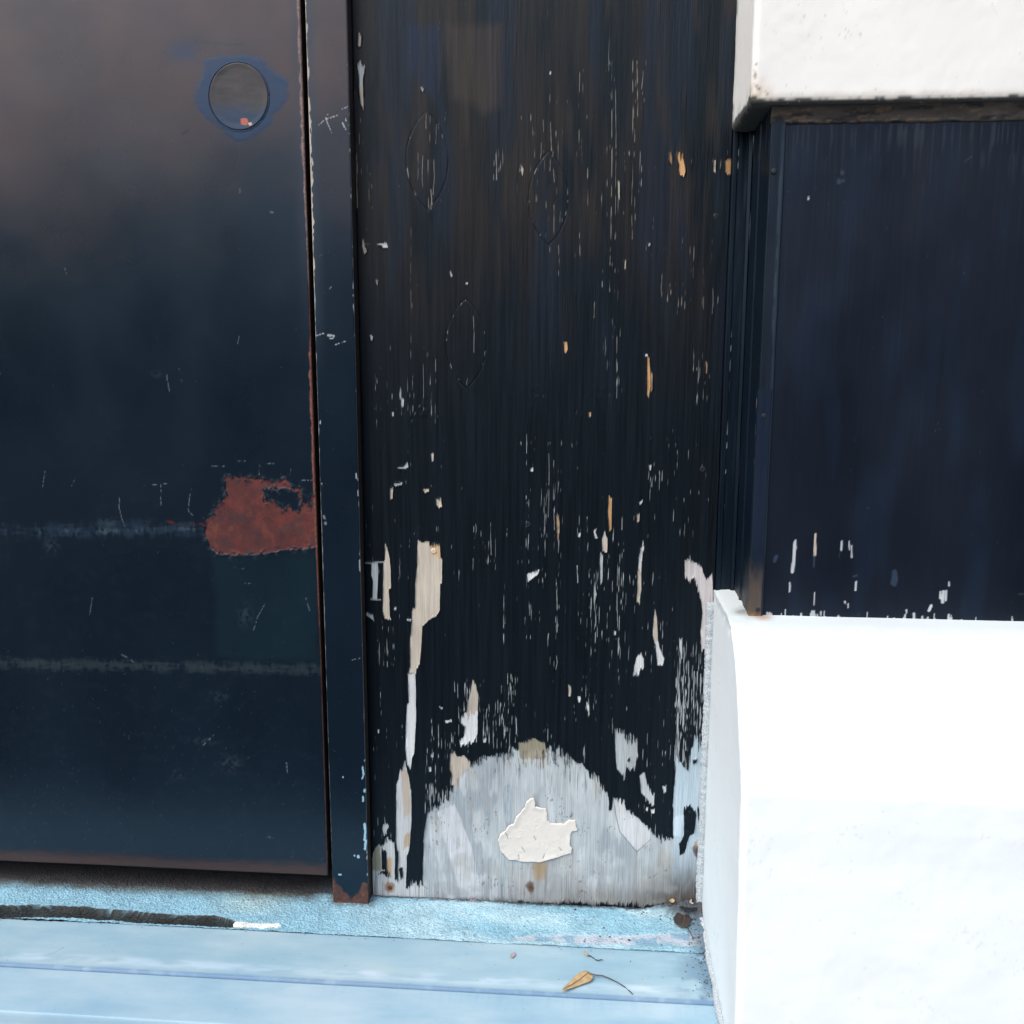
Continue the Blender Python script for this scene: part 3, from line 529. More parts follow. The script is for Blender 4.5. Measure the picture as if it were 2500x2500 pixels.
# flaked patches: (zoom, polygon, colour, vertical raggedness mm)
PATCH = [
 (6, [(410, 1150), (412, 900), (418, 830), (432, 745), (500, 692), (545, 650), (560, 600), (600, 560), (640, 515), (700, 482), (800, 462), (830, 436), (865, 442), (985, 452), (1000, 445), (1065, 443), (1110, 482), (1160, 517), (1215, 575), (1250, 602), (1285, 672), (1288, 725), (1302, 728), (1308, 668), (1350, 695), (1400, 745), (1480, 825), (1530, 860), (1600, 868), (1740, 880), (1740, 1180), (410, 1160)], GREYW, 5.0),
 (6, [(1605, 470), (1625, 500), (1645, 540), (1655, 500), (1682, 440), (1690, 390), (1715, 405), (1745, 380), (1745, 1180), (1590, 1160), (1592, 760), (1590, 690), (1602, 560)], BLUEW, 9.0),
 (6, [(160, 1035), (205, 1025), (240, 1010), (275, 1060), (300, 1075), (330, 1060), (335, 970), (350, 880), (357, 770), (355, 640), (340, 560), (325, 505), (302, 560), (286, 610), (285, 860), (292, 930), (282, 960), (276, 880), (255, 868), (235, 872), (215, 905), (205, 890), (188, 905), (170, 950), (160, 960)], WHITE * 0.85, 3.0),
 (6, [(160, 1020), (300, 1050), (420, 1060), (420, 1180), (160, 1180)], WHITE * 0.85, 4.0),
 (5, [(232, 825), (245, 850), (255, 900), (260, 1030), (250, 1042), (255, 1165), (262, 1182), (230, 1176), (222, 1150), (225, 915), (232, 905)], CREAM, 2.0),
 (5, [(170, 912), (198, 915), (200, 960), (195, 1092), (175, 1086), (176, 1000), (168, 960)], GREYW * 1.05, 2.0),
 (5, [(388, 806), (405, 822), (440, 812), (442, 832), (490, 835), (493, 890), (502, 895), (500, 1010), (492, 1015), (490, 1135), (475, 1165), (440, 1180), (425, 1200), (408, 1215), (405, 1270), (395, 1395), (380, 1415), (378, 1440), (345, 1432), (352, 1400), (350, 1290), (360, 1180), (358, 1150), (375, 1125), (375, 1010), (385, 930), (385, 840)], CREAM * 0.98, 1.8),
 (5, [(340, 1432), (375, 1440), (378, 1560), (378, 1660), (370, 1800), (350, 1890), (335, 1860), (328, 1800), (332, 1680), (335, 1590), (345, 1570)], WHITE, 2.2),
 (5, [(645, 1465), (660, 1490), (672, 1540), (668, 1640), (615, 1640), (622, 1560), (635, 1535)], BEIGE, 2.2),
 (5, [(608, 1632), (668, 1630), (668, 1720), (650, 1760), (590, 1780), (583, 1755), (605, 1735), (610, 1690), (590, 1670), (590, 1650)], WHITE, 4.5),
 (5, [(540, 1820), (560, 1800), (570, 1830), (605, 1825), (635, 1860), (630, 1890), (600, 1930), (560, 1965), (545, 1962), (548, 1910), (538, 1890)], BEIGE * 1.05, 2.0),
 (5, [(862, 1765), (900, 1757), (935, 1742), (985, 1768), (992, 1800), (985, 1840), (870, 1840), (862, 1790)], OLIVE, 2.5),
 (5, [(1315, 1700), (1345, 1715), (1370, 1745), (1400, 1760), (1415, 1740), (1425, 1820), (1410, 1880), (1390, 1890), (1370, 1870), (1365, 1920), (1350, 1920), (1325, 1880), (1318, 1800)], GREYW * 0.85, 5.0),
 (6, [(1432, 562), (1455, 552), (1470, 610), (1502, 660), (1500, 702), (1470, 690), (1440, 650)], GREYW, 3.5),
 (6, [(1540, 615), (1558, 612), (1556, 645), (1546, 648)], GREYW, 2.0), (6, [(1462, 722), (1472, 720), (1470, 736), (1462, 735)], WHITE, 1), (6, [(1484, 726), (1504, 722), (1502, 740), (1488, 740)], WHITE, 1),
 (5, [(1645, 905), (1665, 900), (1720, 930), (1745, 1000), (1775, 960), (1778, 1100), (1760, 1250), (1740, 1350), (1725, 1310), (1720, 1250), (1730, 1150), (1715, 1060), (1690, 980), (1665, 1010), (1645, 1000)], LILAC, 4.5),
 (5, [(1505, 1135), (1515, 1180), (1518, 1290), (1508, 1300), (1495, 1260), (1497, 1200)], BEIGE * 1.1, 1.5), (5, [(1508, 1290), (1520, 1290), (1548, 1375), (1540, 1402), (1515, 1392)], WHITE, 3.0),
 (5, [(1430, 1340), (1452, 1355), (1452, 1400), (1420, 1442), (1400, 1432), (1408, 1390), (1420, 1360)], WHITE, 3.5),
 (5, [(1440, 828), (1456, 818), (1442, 900), (1440, 960), (1426, 960), (1430, 880)], WHITE, 3.0), (5, [(1424, 950), (1440, 950), (1440, 1020), (1432, 1115), (1420, 1100)], BEIGE * 1.15, 2.0),
 (5, [(1288, 600), (1302, 612), (1298, 770), (1288, 775), (1284, 680)], TAN * 0.95, 1.5), (5, [(1268, 765), (1281, 800), (1279, 865), (1257, 862), (1257, 800)], CREAM, 2.0), (5, [(1248, 868), (1259, 880), (1256, 1010), (1248, 1015), (1245, 900)], GREYW, 2.0),
 (5, [(1420, 690), (1432, 680), (1430, 715), (1420, 722)], BEIGE, 1.0), (5, [(1430, 628), (1448, 618), (1446, 630), (1434, 640)], WHITE, 0.5), (5, [(1040, 695), (1050, 690), (1052, 790), (1046, 810)], TAN * 0.8, 2.0),
 (5, [(902, 968), (930, 960), (960, 948), (952, 970), (930, 985), (905, 1006)], WHITE * 1.05, 0.6), (5, [(1216, 762), (1230, 755), (1224, 775), (1236, 800), (1222, 798)], WHITE, 0.4), (5, [(1142, 778), (1154, 775), (1150, 795), (1143, 793)], WHITE, 0.4),
 (5, [(258, 565), (270, 563), (268, 615), (257, 615)], BEIGE * 1.2, 0.8), (5, [(275, 545), (312, 538), (314, 544), (280, 553)], WHITE, 0.4), (5, [(290, 468), (320, 463), (338, 440), (342, 465), (320, 472)], GREYW, 0.3), (5, [(475, 618), (495, 610), (502, 650), (488, 655), (474, 640)], BEIGE * 1.25, 1.0), (5, [(412, 570), (440, 566), (438, 580), (420, 586)], CREAM, 0.4), (5, [(450, 402), (462, 400), (458, 438), (452, 436)], BEIGE * 1.2, 1.0),
 (5, [(918, 470), (930, 468), (930, 484), (918, 482)], WHITE, 0.5), (5, [(1478, 458), (1488, 455), (1486, 480), (1478, 478)], WHITE, 1.0), (5, [(140, 912), (235, 910), (235, 914), (140, 917)], GREYW * 0.8, 0.2), (5, [(165, 1082), (215, 1085), (212, 1090), (165, 1088)], GREYW * 0.8, 0.2),
 (5, [(275, 1126), (285, 1125), (285, 1136), (275, 1136)], WHITE, 0.3), (5, [(140, 1150), (175, 1160), (182, 1190), (160, 1170), (142, 1165)], GREYW, 0.6), (5, [(335, 1178), (356, 1180), (354, 1188), (336, 1186)], WHITE, 0.3),
 (5, [(1140, 1545), (1155, 1550), (1150, 1575), (1143, 1570)], WHITE, 1.0), (5, [(1180, 1578), (1194, 1582), (1196, 1622), (1184, 1610)], WHITE, 2.0), (5, [(1098, 1490), (1108, 1500), (1106, 1545), (1098, 1545)], BEIGE * 1.2, 1.5), (5, [(515, 1660), (545, 1655), (548, 1662), (518, 1670)], WHITE, 0.4), (5, [(488, 1594), (505, 1598), (500, 1606)], WHITE, 0.5), (5, [(695, 1745), (710, 1742), (708, 1760), (696, 1762)], WHITE, 0.5),
 (5, [(448, 1820), (462, 1810), (460, 1832), (450, 1830)], GREYW, 0.8), (5, [(438, 1880), (450, 1878), (450, 1900), (440, 1900)], GREYW, 0.6), (5, [(198, 1700), (205, 1700), (204, 1718), (198, 1716)], WHITE, 0.4), (5, [(1312, 1236), (1320, 1240), (1320, 1254), (1312, 1254)], WHITE, 0.4), (5, [(1618, 1285), (1632, 1285), (1632, 1370), (1622, 1340)], GREYW, 3.0),
 (6, [(220, 800), (235, 790), (250, 805), (240, 835), (228, 840), (222, 820)], GREYW, 2.0),
 (4, [(108, 40), (121, 60), (117, 108), (107, 100)], CREAM * 0.9, 1.5), (4, [(103, 182), (120, 172), (139, 205), (129, 245), (128, 300), (112, 300), (110, 240)], WHITE * 0.9, 2.0), (4, [(111, 290), (129, 290), (130, 402), (118, 370)], CREAM * 0.95, 1.2),
 (4, [(60, 290), (88, 320), (90, 500), (100, 700), (104, 865), (60, 865)], BEIGE * 0.9, 1.2), (4, [(1572, 608), (1585, 615), (1584, 655), (1574, 655)], TAN * 0.5, 2.5), (4, [(1608, 622), (1635, 612), (1648, 690), (1641, 718), (1625, 705), (1612, 655)], TAN * 1.02, 3.0), (4, [(1782, 640), (1790, 640), (1790, 698), (1781, 692)], BEIGE, 2.0), (4, [(1836, 636), (1870, 640), (1870, 708), (1838, 695)], TAN * 0.65, 2.5),
 (4, [(1076, 1493), (1090, 1498), (1094, 1535), (1083, 1552), (1078, 1530)], TAN * 1.1, 1.0), (4, [(1469, 1558), (1479, 1575), (1483, 1700), (1475, 1758), (1469, 1750)], TAN, 1.0), (4, [(1485, 1635), (1492, 1650), (1491, 1722), (1484, 1732)], TAN * 0.8, 1.0), (4, [(1744, 1588), (1751, 1600), (1749, 1640), (1744, 1640)], TAN * 0.8, 1.0),
 (4, [(1193, 1832), (1202, 1828), (1202, 1850), (1194, 1850)], TAN, 0.8), (4, [(128, 1010), (140, 1035), (147, 1070), (135, 1082), (125, 1045)], BEIGE, 1.0), (4, [(192, 1038), (240, 1028), (246, 1048), (225, 1052), (215, 1040)], GREYW, 0.8), (4, [(873, 660), (886, 680), (880, 712), (874, 690)], CREAM * 0.85, 1.0), (4, [(540, 1162), (553, 1186), (541, 1189)], WHITE, 0.3), (4, [(400, 292), (416, 310), (406, 315)], GREYW, 0.4),
 (4, [(613, 1217), (623, 1217), (623, 1226), (613, 1226)], WHITE * 1.1, 0.1), (4, [(1459, 1553), (1470, 1553), (1470, 1564), (1459, 1564)], WHITE * 1.1, 0.1), (4, [(1008, 222), (1015, 222), (1014, 236), (1008, 236)], GREYW, 0.3), (4, [(190, 1205), (199, 1205), (197, 1228), (191, 1222)], GREYW * 0.6, 0.8), (4, [(312, 1770), (320, 1770), (319, 1808), (313, 1805)], GREYW, 1.0), (4, [(264, 1830), (272, 1830), (272, 1848), (266, 1846)], GREYW, 0.5),
 (4, [(162, 1465), (176, 1468), (172, 1488), (165, 1486)], GREYW, 0.5), (4, [(1474, 1032), (1482, 1032), (1482, 1042), (1474, 1042)], GREYW, 0.3), (4, [(1330, 740), (1338, 740), (1338, 830), (1332, 820)], BEIGE, 2.0), (4, [(1362, 1115), (1368, 1115), (1367, 1155), (1362, 1155)], BEIGE, 1.0),
]
warpn = vn(U / 0.95, V / 26, 410) - 0.5; warpf = vn(U / 2.4, V / 2.4, 411) - 0.5; warpb = fbm(U / 6, V / 9, 412) - 0.5
ragm = 0.15 + 1.5 * sst(0.35, 0.7, fbm(U / 9, V / 60, 413)); pbare = np.zeros(shp); main = None
for i, (z_, poly, c_, rag) in enumerate(PATCH):
    L = on_wall(z_, poly, 0)
    d = sdf(U + (0.5 + 0.12 * rag) * warpb, V + rag * 2.0 * warpn * ragm + rag * 0.9 * warpb + min(rag, 2) * 0.6 * warpf, L)
    m = sst(0.30, -0.30, d)
    if i == 0: main = d
    UC = mixc(UC, c_, m); pbare = np.maximum(pbare, m)
bare = np.maximum(bare, pbare)
# paint that stayed on inside the bare areas
KEEP = [(6, [(1640, 722), (1668, 706), (1702, 745), (1692, 830), (1662, 868), (1642, 935), (1622, 938), (1622, 885), (1640, 850)], 3), (6, [(1706, 715), (1745, 700), (1745, 860), (1712, 870)], 3), (6, [(1620, 880), (1650, 875), (1648, 930), (1622, 935)], 3),
        (6, [(215, 905), (240, 925), (242, 1010), (216, 1015)], 3), (6, [(280, 895), (297, 920), (294, 1060), (278, 1062)], 3), (6, [(298, 1000), (318, 1000), (316, 1050), (305, 1050)], 2), (6, [(335, 960), (415, 900), (410, 1075), (385, 1085), (372, 1020), (358, 1090), (330, 1090)], 7),
        (6, [(1655, 455), (1670, 455), (1664, 530), (1652, 545)], 4), (6, [(1682, 485), (1704, 480), (1700, 500), (1685, 505)], 2), (5, [(1375, 1838), (1388, 1830), (1386, 1850), (1376, 1850)], 1)]
for z_, poly, rag in KEEP:
    L = on_wall(z_, poly, 0); d = sdf(U + warpb * 1.5, V + rag * 2 * warpn, L); bare = bare * (1 - sst(0.3, -0.3, d))
# dark grain remains inside the arch near its rim
rem = sst(0.70, 0.80, streak + 0.26 * sst(-34, -2, main) * sst(0.35, 0.7, fbm(U / 14, V / 20, 415)) - 0.06) * (main < 0) * sst(-520, -420, V)
bare = bare * (1 - 0.85 * rem)
# under-surface shades: plies, stains, dirt
UC = mixc(UC, [0.30, 0.345, 0.38], 0.75 * (main < 2) * sst(0.5, 0.62, fbm(U / 26, V / 55, 416)) )
for z_, poly, c_, a in ((6, [(440, 790), (465, 760), (520, 900), (575, 1090), (560, 1140), (430, 1140), (420, 960)], (0.36, 0.40, 0.43), 0.6), (6, [(690, 960), (715, 910), (735, 960), (735, 1150), (640, 1150)], (0.30, 0.33, 0.36), 0.6), (6, [(1110, 900), (1150, 960), (1180, 1090), (1350, 1150), (820, 1150), (800, 1000), (960, 980)], (0.40, 0.41, 0.41), 0.55),
        (6, [(1310, 680), (1350, 700), (1480, 835), (1480, 880), (1420, 925), (1340, 830)], (0.56, 0.58, 0.60), 0.8), (6, [(480, 740), (560, 700), (640, 900), (690, 1150), (590, 1140), (530, 920)], (0.55, 0.58, 0.61), 0.7), (6, [(940, 975), (1005, 970), (1000, 1050), (970, 1060), (940, 1010)], (0.34, 0.25, 0.15), 0.6),
        (6, [(160, 900), (205, 895), (215, 1020), (160, 1010)], (0.26, 0.25, 0.19), 0.9), (6, [(300, 520), (345, 560), (357, 740), (320, 770), (310, 620)], (0.46, 0.41, 0.35), 0.8), (6, [(340, 830), (360, 850), (345, 900), (318, 920), (325, 860)], (0.40, 0.33, 0.25), 0.8), (6, [(230, 960), (262, 950), (262, 1040), (235, 1040)], (0.48, 0.33, 0.19), 0.7), (6, [(1590, 760), (1640, 750), (1630, 860), (1590, 850)], (0.50, 0.60, 0.68), 0.8), (5, [(440, 830), (492, 835), (495, 900), (450, 880)], (0.58, 0.40, 0.22), 0.6)):
    L = on_wall(z_, poly, 0); UC = mixc(UC, c_, min(1, a * 1.35) * sst(1.0, -1.2, sdf(U, V + 3 * warpn, L) + 2.5 * warpb) * (bare > 0.2))
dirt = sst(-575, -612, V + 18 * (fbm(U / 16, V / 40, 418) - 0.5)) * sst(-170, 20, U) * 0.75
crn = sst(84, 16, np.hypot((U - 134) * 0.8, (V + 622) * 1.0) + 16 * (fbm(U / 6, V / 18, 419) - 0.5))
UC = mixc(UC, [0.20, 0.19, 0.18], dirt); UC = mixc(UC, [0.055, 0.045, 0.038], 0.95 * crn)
UC = mixc(UC, [0.045, 0.04, 0.035], 0.85 * sst(-612, -620, V + 7 * (vn(U / 2, V / 9, 420) - 0.4)) * sst(-200, -50, U))
stn = on_wall(6, [(1680, 905), (1700, 880), (1720, 920), (1745, 930), (1745, 1000), (1720, 985), (1690, 945)], 0); UC = mixc(UC, [0.05, 0.035, 0.03], 0.9 * sst(1, -1.5, sdf(U, V, stn) + 2 * warpb)); 
stn = on_wall(6, [(1688, 880), (1705, 870), (1712, 905), (1690, 915)], 0); UC = mixc(UC, [0.32, 0.18, 0.07], 0.8 * sst(1, -1.5, sdf(U, V, stn) + 2 * warpb))
ck = sst(0.70, 0.80, vn(U / 0.7, V / 34, 434)) * sst(-545, -605, V + 25 * (fbm(U / 20, V / 20, 435) - 0.5)); UC = mixc(UC, [0.16, 0.15, 0.14], 0.6 * ck)
ck = sst(0.78, 0.86, vn(U / 0.65, V / 22, 436)) * sst(0.45, 0.65, fbm(U / 18, V / 30, 437)); UC = mixc(UC, [0.22, 0.25, 0.28], 0.55 * ck * (main < 0))
clean = (main < 0) * (1 - crn) * (1 - dirt); UC = mixc(UC, [0.40, 0.36, 0.30], 0.38 * clean * sst(0.58, 0.72, fbm(U / 15, V / 28, 449))); UC = mixc(UC, [0.53, 0.57, 0.59], 0.6 * clean * sst(0.55, 0.68, fbm(U / 12, V / 40, 450)))
ck = sst(0.80, 0.86, vn(U / 1.5, V / 2.4, 438)) * sst(0.55, 0.7, fbm(U / 16, V / 16, 439)); UC = mixc(UC, [0.10, 0.12, 0.14], 0.7 * ck * (main < 0))
UC = mixc(UC, [0.30, 0.32, 0.33], 0.5 * sst(0.45, 0.7, fbm(U / 30, V / 18, 446)) * (main < 0) * sst(-540, -590, V))
for z_, q, rx, rz_, c_ in ((6, (255, 1095), 6.5, 7.5, (0.24, 0.13, 0.07)), (6, (917, 1092), 5.0, 7.5, (0.10, 0.045, 0.03)), (6, (960, 1010), 8, 16, (0.36, 0.27, 0.17))):
    k_ = on_wall(z_, [q], 0)[0]; UC = mixc(UC, c_, 0.85 * sst(1.15, 0.55, np.hypot((U - k_[0]) / rx, (V - k_[1]) / rz_) + 0.5 * warpb + 0.3 * warpf))
# colour of the paint film
PC = np.zeros(shp + (3,)) + BLACK
PC = mixc(PC, [0.019, 0.0135, 0.010], 0.65 * sst(-90, 180, V) * sst(0.3, 0.7, fbm(U / 22, V / 120, 421)))
PC = mixc(PC, [0.007, 0.0105, 0.019], 0.8 * sst(0.45, 0.7, fbm(U / 18, V / 150, 422)) * sst(-150, 150, V))
PC = mixc(PC, [0.022, 0.016, 0.012], 0.7 * sst(0.55, 0.75, fbm(U / 16, V / 110, 423)) * sst(30, 200, V))
for z_, poly, c_ in ((4, [(520, 0), (780, 0), (780, 380), (700, 430), (640, 380), (540, 350)], (0.036, 0.027, 0.022)), (4, [(330, 0), (510, 0), (480, 380), (400, 300), (330, 200)], (0.010, 0.015, 0.035))):
    L = on_wall(z_, poly, 0); PC = mixc(PC, c_, 0.7 * sst(6, -8, sdf(U, V, L)))
C = PC * (1 - bare[..., None]) + UC * bare[..., None]
# relief: film thickness, raised grain, patches, cracks
yo = 0.55 * (1 - bare) + 0.30 * (grain1 - 0.5) * (1 - 0.3 * bare) * (0.25 + 0.75 * sst(0.42, 0.62, fbm(U / 30, V / 140, 447)) * sst(-190, -60, U)) + 0.3 * (broad - 0.5) + 0.08 * (grain2 - 0.5)
def blur(A, k):
    for ax, n in ((1, k), (0, max(1, k // 3))):
        c = np.cumsum(np.pad(A, [(n + 1, n) if i == ax else (0, 0) for i in range(2)], mode='edge'), axis=ax)
        A = (np.take(c, range(2 * n + 1, c.shape[ax]), axis=ax) - np.take(c, range(0, c.shape[ax] - 2 * n - 1), axis=ax)) / (2 * n + 1)
    return A
near = blur(pbare, 4); curl = sst(0.05, 0.45, near) * (1 - bare) * sst(0.35, 0.65, fbm(U / 6, V / 9, 448)); yo += 1.5 * curl
lump = sst(0.5, 0.75, fbm(U / 5, V / 5, 424)) * np.clip(sum(np.exp(-((U - q[0]) / 18) ** 2 - ((V - q[1]) / 14) ** 2) for q in on_wall(4, [(400, 1820), (1280, 1760), (950, 1760)], 0)), 0, 1); yo += 0.3 * lump * (1 - bare)
BOATS = []
for (z_, cx, cy, hw, hh) in ((4, 430, 642, 100, 234), (4, 1003, 820, 95, 222), (4, 614, 1505, 96, 212), (5, 425, 360, 90, 225), (5, 1190, 325, 82, 225)):
    L = on_wall(z_, [(cx - hw, cy), (cx + hw, cy), (cx, cy - hh), (cx, cy + hh)], 0)
    BOATS.append(((L[0][0] + L[1][0]) / 2, (L[2][1] + L[3][1]) / 2, (L[1][0] - L[0][0]) / 2, (L[2][1] - L[3][1]) / 2))
def boat_d(b, U, V):
    cx, cy, hw, hh = b; Rr = (hw * hw + hh * hh) / (2 * hw); off = Rr - hw
    return np.maximum(np.hypot(U - cx - off, V - cy), np.hypot(U - cx + off, V - cy)) - Rr
for b in BOATS[:]:
    d = boat_d(b, U, V) + 0.5 * warpb; gv = sst(0.95, 0.15, np.abs(d)); faint = (1.0 if b in BOATS[:3] else 0.45) * (0.35 + 0.65 * sst(0.3, 0.6, fbm(U / 14, V / 14, 433)))
    yo -= 0.4 * faint * gv * (0.15 + 1.1 * vn(U / 3, V / 6, 430)); yo += 0.12 * faint * sst(0, -1, d)
    C = mixc(C, [0.0015, 0.0015, 0.002], 0.85 * faint * gv * (1 - pbare))
    tip = sst(0.7, 0.2, np.abs(d + 0.9)) * sst(0.78, 0.88, vn(U / 2.2, V / 4, 431)); C = mixc(C, GREYW * 0.5, 0.8 * faint * tip)
for z_, pl, w in ((6, [(1308, 670), (1322, 760), (1340, 835), (1420, 928), (1485, 870)], 0.55), (6, [(1420, 928), (1424, 945)], 0.5), (6, [(405, 1060), (415, 1090), (432, 1100)], 0.6), (6, [(1478, 1050), (1500, 1045), (1515, 1030)], 0.5)):
    d = dline(U, V, on_wall(z_, pl, 0)) + 0.25 * warpf; mm = sst(w, w * 0.3, d); yo -= 0.6 * mm; C = mixc(C, [0.10, 0.12, 0.14], 0.75 * mm)
UC = UC
# small knot in the arch
kn = on_wall(6, [(812, 668)], 0)[0]; du = (U - kn[0]) / 6.2; dv = (V - kn[1]) / np.where(V < kn[1], 48, 18); rk = np.hypot(du, dv) * (1 + 0.2 * warpb)
C = mixc(C, [0.24, 0.32, 0.40], 0.45 * sst(1.0, 0.8, rk) * (0.35 + 0.65 * (np.sin(rk * 19) > -0.1)) * bare)
# edge rounding at the foot and sides
yo -= rnd1(V - PZ0 + 0.4 * vn(U / 3, V, 432)) + rnd1(U - PX0) + rnd1(PX1 - U)
P = np.stack([U / 1000, -yo / 1000, V / 1000], -1)
cu = (U[:-1, :-1] + U[1:, 1:]) / 2; cv = (V[:-1, :-1] + V[1:, 1:]) / 2
keep = np.ones(cu.shape, bool)
for b in BOATS[:3]:
    k = boat_d(b, cu, cv) < 0.0; keep &= ~k
    j0, j1 = np.where(k.any(1))[0][[0, -1]]; i0, i1 = np.where(k.any(0))[0][[0, -1]]
    sl = (slice(j0, j1 + 2), slice(i0, i1 + 2))
    grid('wood_patch', P[sl], BOARD, ply, C[sl], {'bare': bare[sl]}, k[j0:j1 + 1, i0:i1 + 1])
board = grid('board', P, BOARD, ply, C, {'bare': bare}, keep)
boxes('board_core', [(PX0 / 1000 + 0.0006, PX1 / 1000 - 0.0006, 0.0016, 0.018, PZ0 / 1000 + 0.0008, 1.4)], m_flat('ply_edge', (0.10, 0.085, 0.07), 0.9, 300, 0.4), ply)
# thick cream paint island
isl = on_wall(6, [(935, 668), (942, 685), (943, 710), (990, 720), (1000, 745), (1000, 775), (1015, 790), (1080, 790), (1100, 775), (1130, 776), (1140, 825), (1115, 830), (1110, 850), (1105, 890), (1116, 905), (1112, 930), (1050, 950), (960, 975), (880, 972), (815, 960), (775, 920), (765, 870), (775, 840), (800, 825), (815, 800), (840, 790), (850, 760), (890, 715), (900, 690), (920, 672)], 0)
a0 = isl.min(0) - 2; a1 = isl.max(0) + 2
IU, IV = np.meshgrid(axis((a0[0], a1[0], 0.45)), axis((a0[1], a1[1], 0.45)))
d = sdf(IU, IV, isl) + 1.6 * (fbm(IU / 4, IV / 4, 440) - 0.5)
crk = np.zeros(IU.shape)
for pl in ([(800, 825), (815, 865)], [(862, 940), (866, 960)], [(985, 935), (978, 955)], [(1055, 905), (1066, 920)], [(880, 905), (892, 925)], [(935, 850), (945, 870)]):
    crk = np.maximum(crk, sst(0.6, 0.2, dline(IU, IV, on_wall(6, pl, 0)) + 0.3 * (vn(IU / 1.5, IV / 1.5, 4) - .5)))
h = 0.2 + 1.5 * sst(0.1, -0.8, d) + 0.5 * (fbm(IU / 12, IV / 12, 441) - 0.5) + 0.22 * sst(0.55, 0.8, fbm(IU / 4, IV / 4, 442)) - 1.0 * crk + 0.8 * sst(-7, 0, d) * sst(0.4, 0.65, fbm(IU / 16, IV / 16, 445))
IC = np.zeros(IU.shape + (3,)) + np.array([0.64, 0.615, 0.57]); IC = mixc(IC, [0.45, 0.40, 0.32], 0.8 * crk); IC = mixc(IC, [0.60, 0.54, 0.46], 0.5 * sst(0.6, 0.72, fbm(IU / 3, IV / 3, 443)) * sst(0.4, 0.6, fbm(IU / 15, IV / 15, 444)))
kf = (d[:-1, :-1] < 0.15) & (d[1:, 1:] < 0.15)
fl = grid('paint_flake', np.stack([IU / 1000, -h / 1000, IV / 1000], -1), RENDER, ply, IC, None, kf); fl['label'] = 'thick curled island of cream paint on the bare arch'
# screws
def screw(px, py, r, mat, Y=0.0, parent=ply, cross=True, label=None):
    c = on_wall(0, [(px, py)], Y)[0]; vsx, fs = [], []; N = 20
    prof = [(0, 0.35), (r * 0.55, 0.5), (r * 0.85, 0.35), (r, -0.1), (r, -1.2)]
    for (q, hh) in prof[1:]:
        for k in range(N):
            a = 2 * math.pi * k / N; vsx.append(((c[0] + q * math.cos(a)) / 1000, Y - 0.0006 - hh / 1000, (c[1] + q * math.sin(a)) / 1000))
    vsx.append((c[0] / 1000, Y - 0.0006 - 0.0005, c[1] / 1000)); ci = len(vsx) - 1
    for k in range(N):
        if cross and k % 5 == 0: vsx[k] = (vsx[k][0] * 0.5 + c[0] / 2000, Y - 0.0002, vsx[k][2] * 0.5 + c[1] / 2000)
        fs.append((ci, (k + 1) % N, k))
        for j in range(3): fs.append((j * N + k, j * N + (k + 1) % N, (j + 1) * N + (k + 1) % N, (j + 1) * N + k))
    me = bpy.data.meshes.new('screw'); me.from_pydata(vsx, [], fs); me.update(); o = link('screw', me, mat, parent)
    if label: o['label'] = label
RS = m_flat('rusty_screw', (0.11, 0.052, 0.035), 0.85, 500, 0.5, 0.0004); BS = m_flat('painted_screw', (0.016, 0.018, 0.022), 0.5, 300, 0.4)
screw(952, 2167, 2.7, RS, label='rusty screw head at the foot of the board'); screw(1295, 2165, 2.2, RS, label='rusty nail plug at the foot of the board')
for q in ((1748, 528), (1715, 1145), (897, 600), (1289, 1279), (1059, 1345)): screw(q[0], q[1], 2.9, BS if q[0] != 1059 else m_flat('cream_screw', (0.6, 0.5, 0.36), 0.7))

# ================================================================== PILASTER
trim = empty('trim_board', (0.145, 0, -0.25), 'narrow dark timber trim strip between the plywood and the pilaster', 'trim')
pil = empty('pilaster', (0.3, -0.1, -0.25), 'projecting dark navy pilaster panel between two white blocks', 'pilaster')
def profile_wall(name, prof, z0, z1, mat, parent, tintf, seed, dz=2.0):
    prof = np.array(prof); seg = np.r_[0, np.cumsum(np.hypot(*np.diff(prof, axis=0).T))]
    s = np.unique(np.concatenate([np.arange(0, seg[-1], 0.8), seg])); X = np.interp(s, seg, prof[:, 0]); Yv = np.interp(s, seg, prof[:, 1])
    z = axis((z0, z1, dz)); S, Z = np.meshgrid(s, z); XX = np.interp(S, s, X) + 0.0; YY = np.interp(S, s, Yv)
    XX = XX + (vn(S / 3, Z / 40, seed) - 0.5) * 0.35; YY = YY + (vn(S / 3 + 50, Z / 30, seed) - 0.5) * 0.35
    C, b = tintf(S, Z, XX, YY)
    return grid(name, np.stack([XX / 1000, YY / 1000, Z / 1000], -1), mat, parent, C, {'bare': b})
def chipline(S, Z, s0, w, seed, dens=0.6): return sst(w, w * 0.3, np.abs(S - s0) + 0.3) * sst(dens, dens + 0.06, vn(S / 2, Z / 7, seed)) * sst(0.35, 0.55, vn(S / 40, Z / 60, seed + 1))
def trim_t(S, Z, X, Y):
    C = np.zeros(S.shape + (3,)) + NAVY * 0.8; m = np.maximum(chipline(S, Z, 1.6, 1.6, 500, 0.55), chipline(S, Z, 17.5, 1.2, 502, 0.62) * 0.9)
    C = mixc(C, [0.30, 0.36, 0.40], m); return C, m * 0.8
profile_wall('trim_face', [(135.6, 8), (135.6, -3), (136.6, -4.2), (140.5, -4.2), (141, -3.4), (150, -3.4), (150.6, -7.5), (153.6, -8.5), (154.6, -7)], -262, 232, SATIN, trim, trim_t, 510)
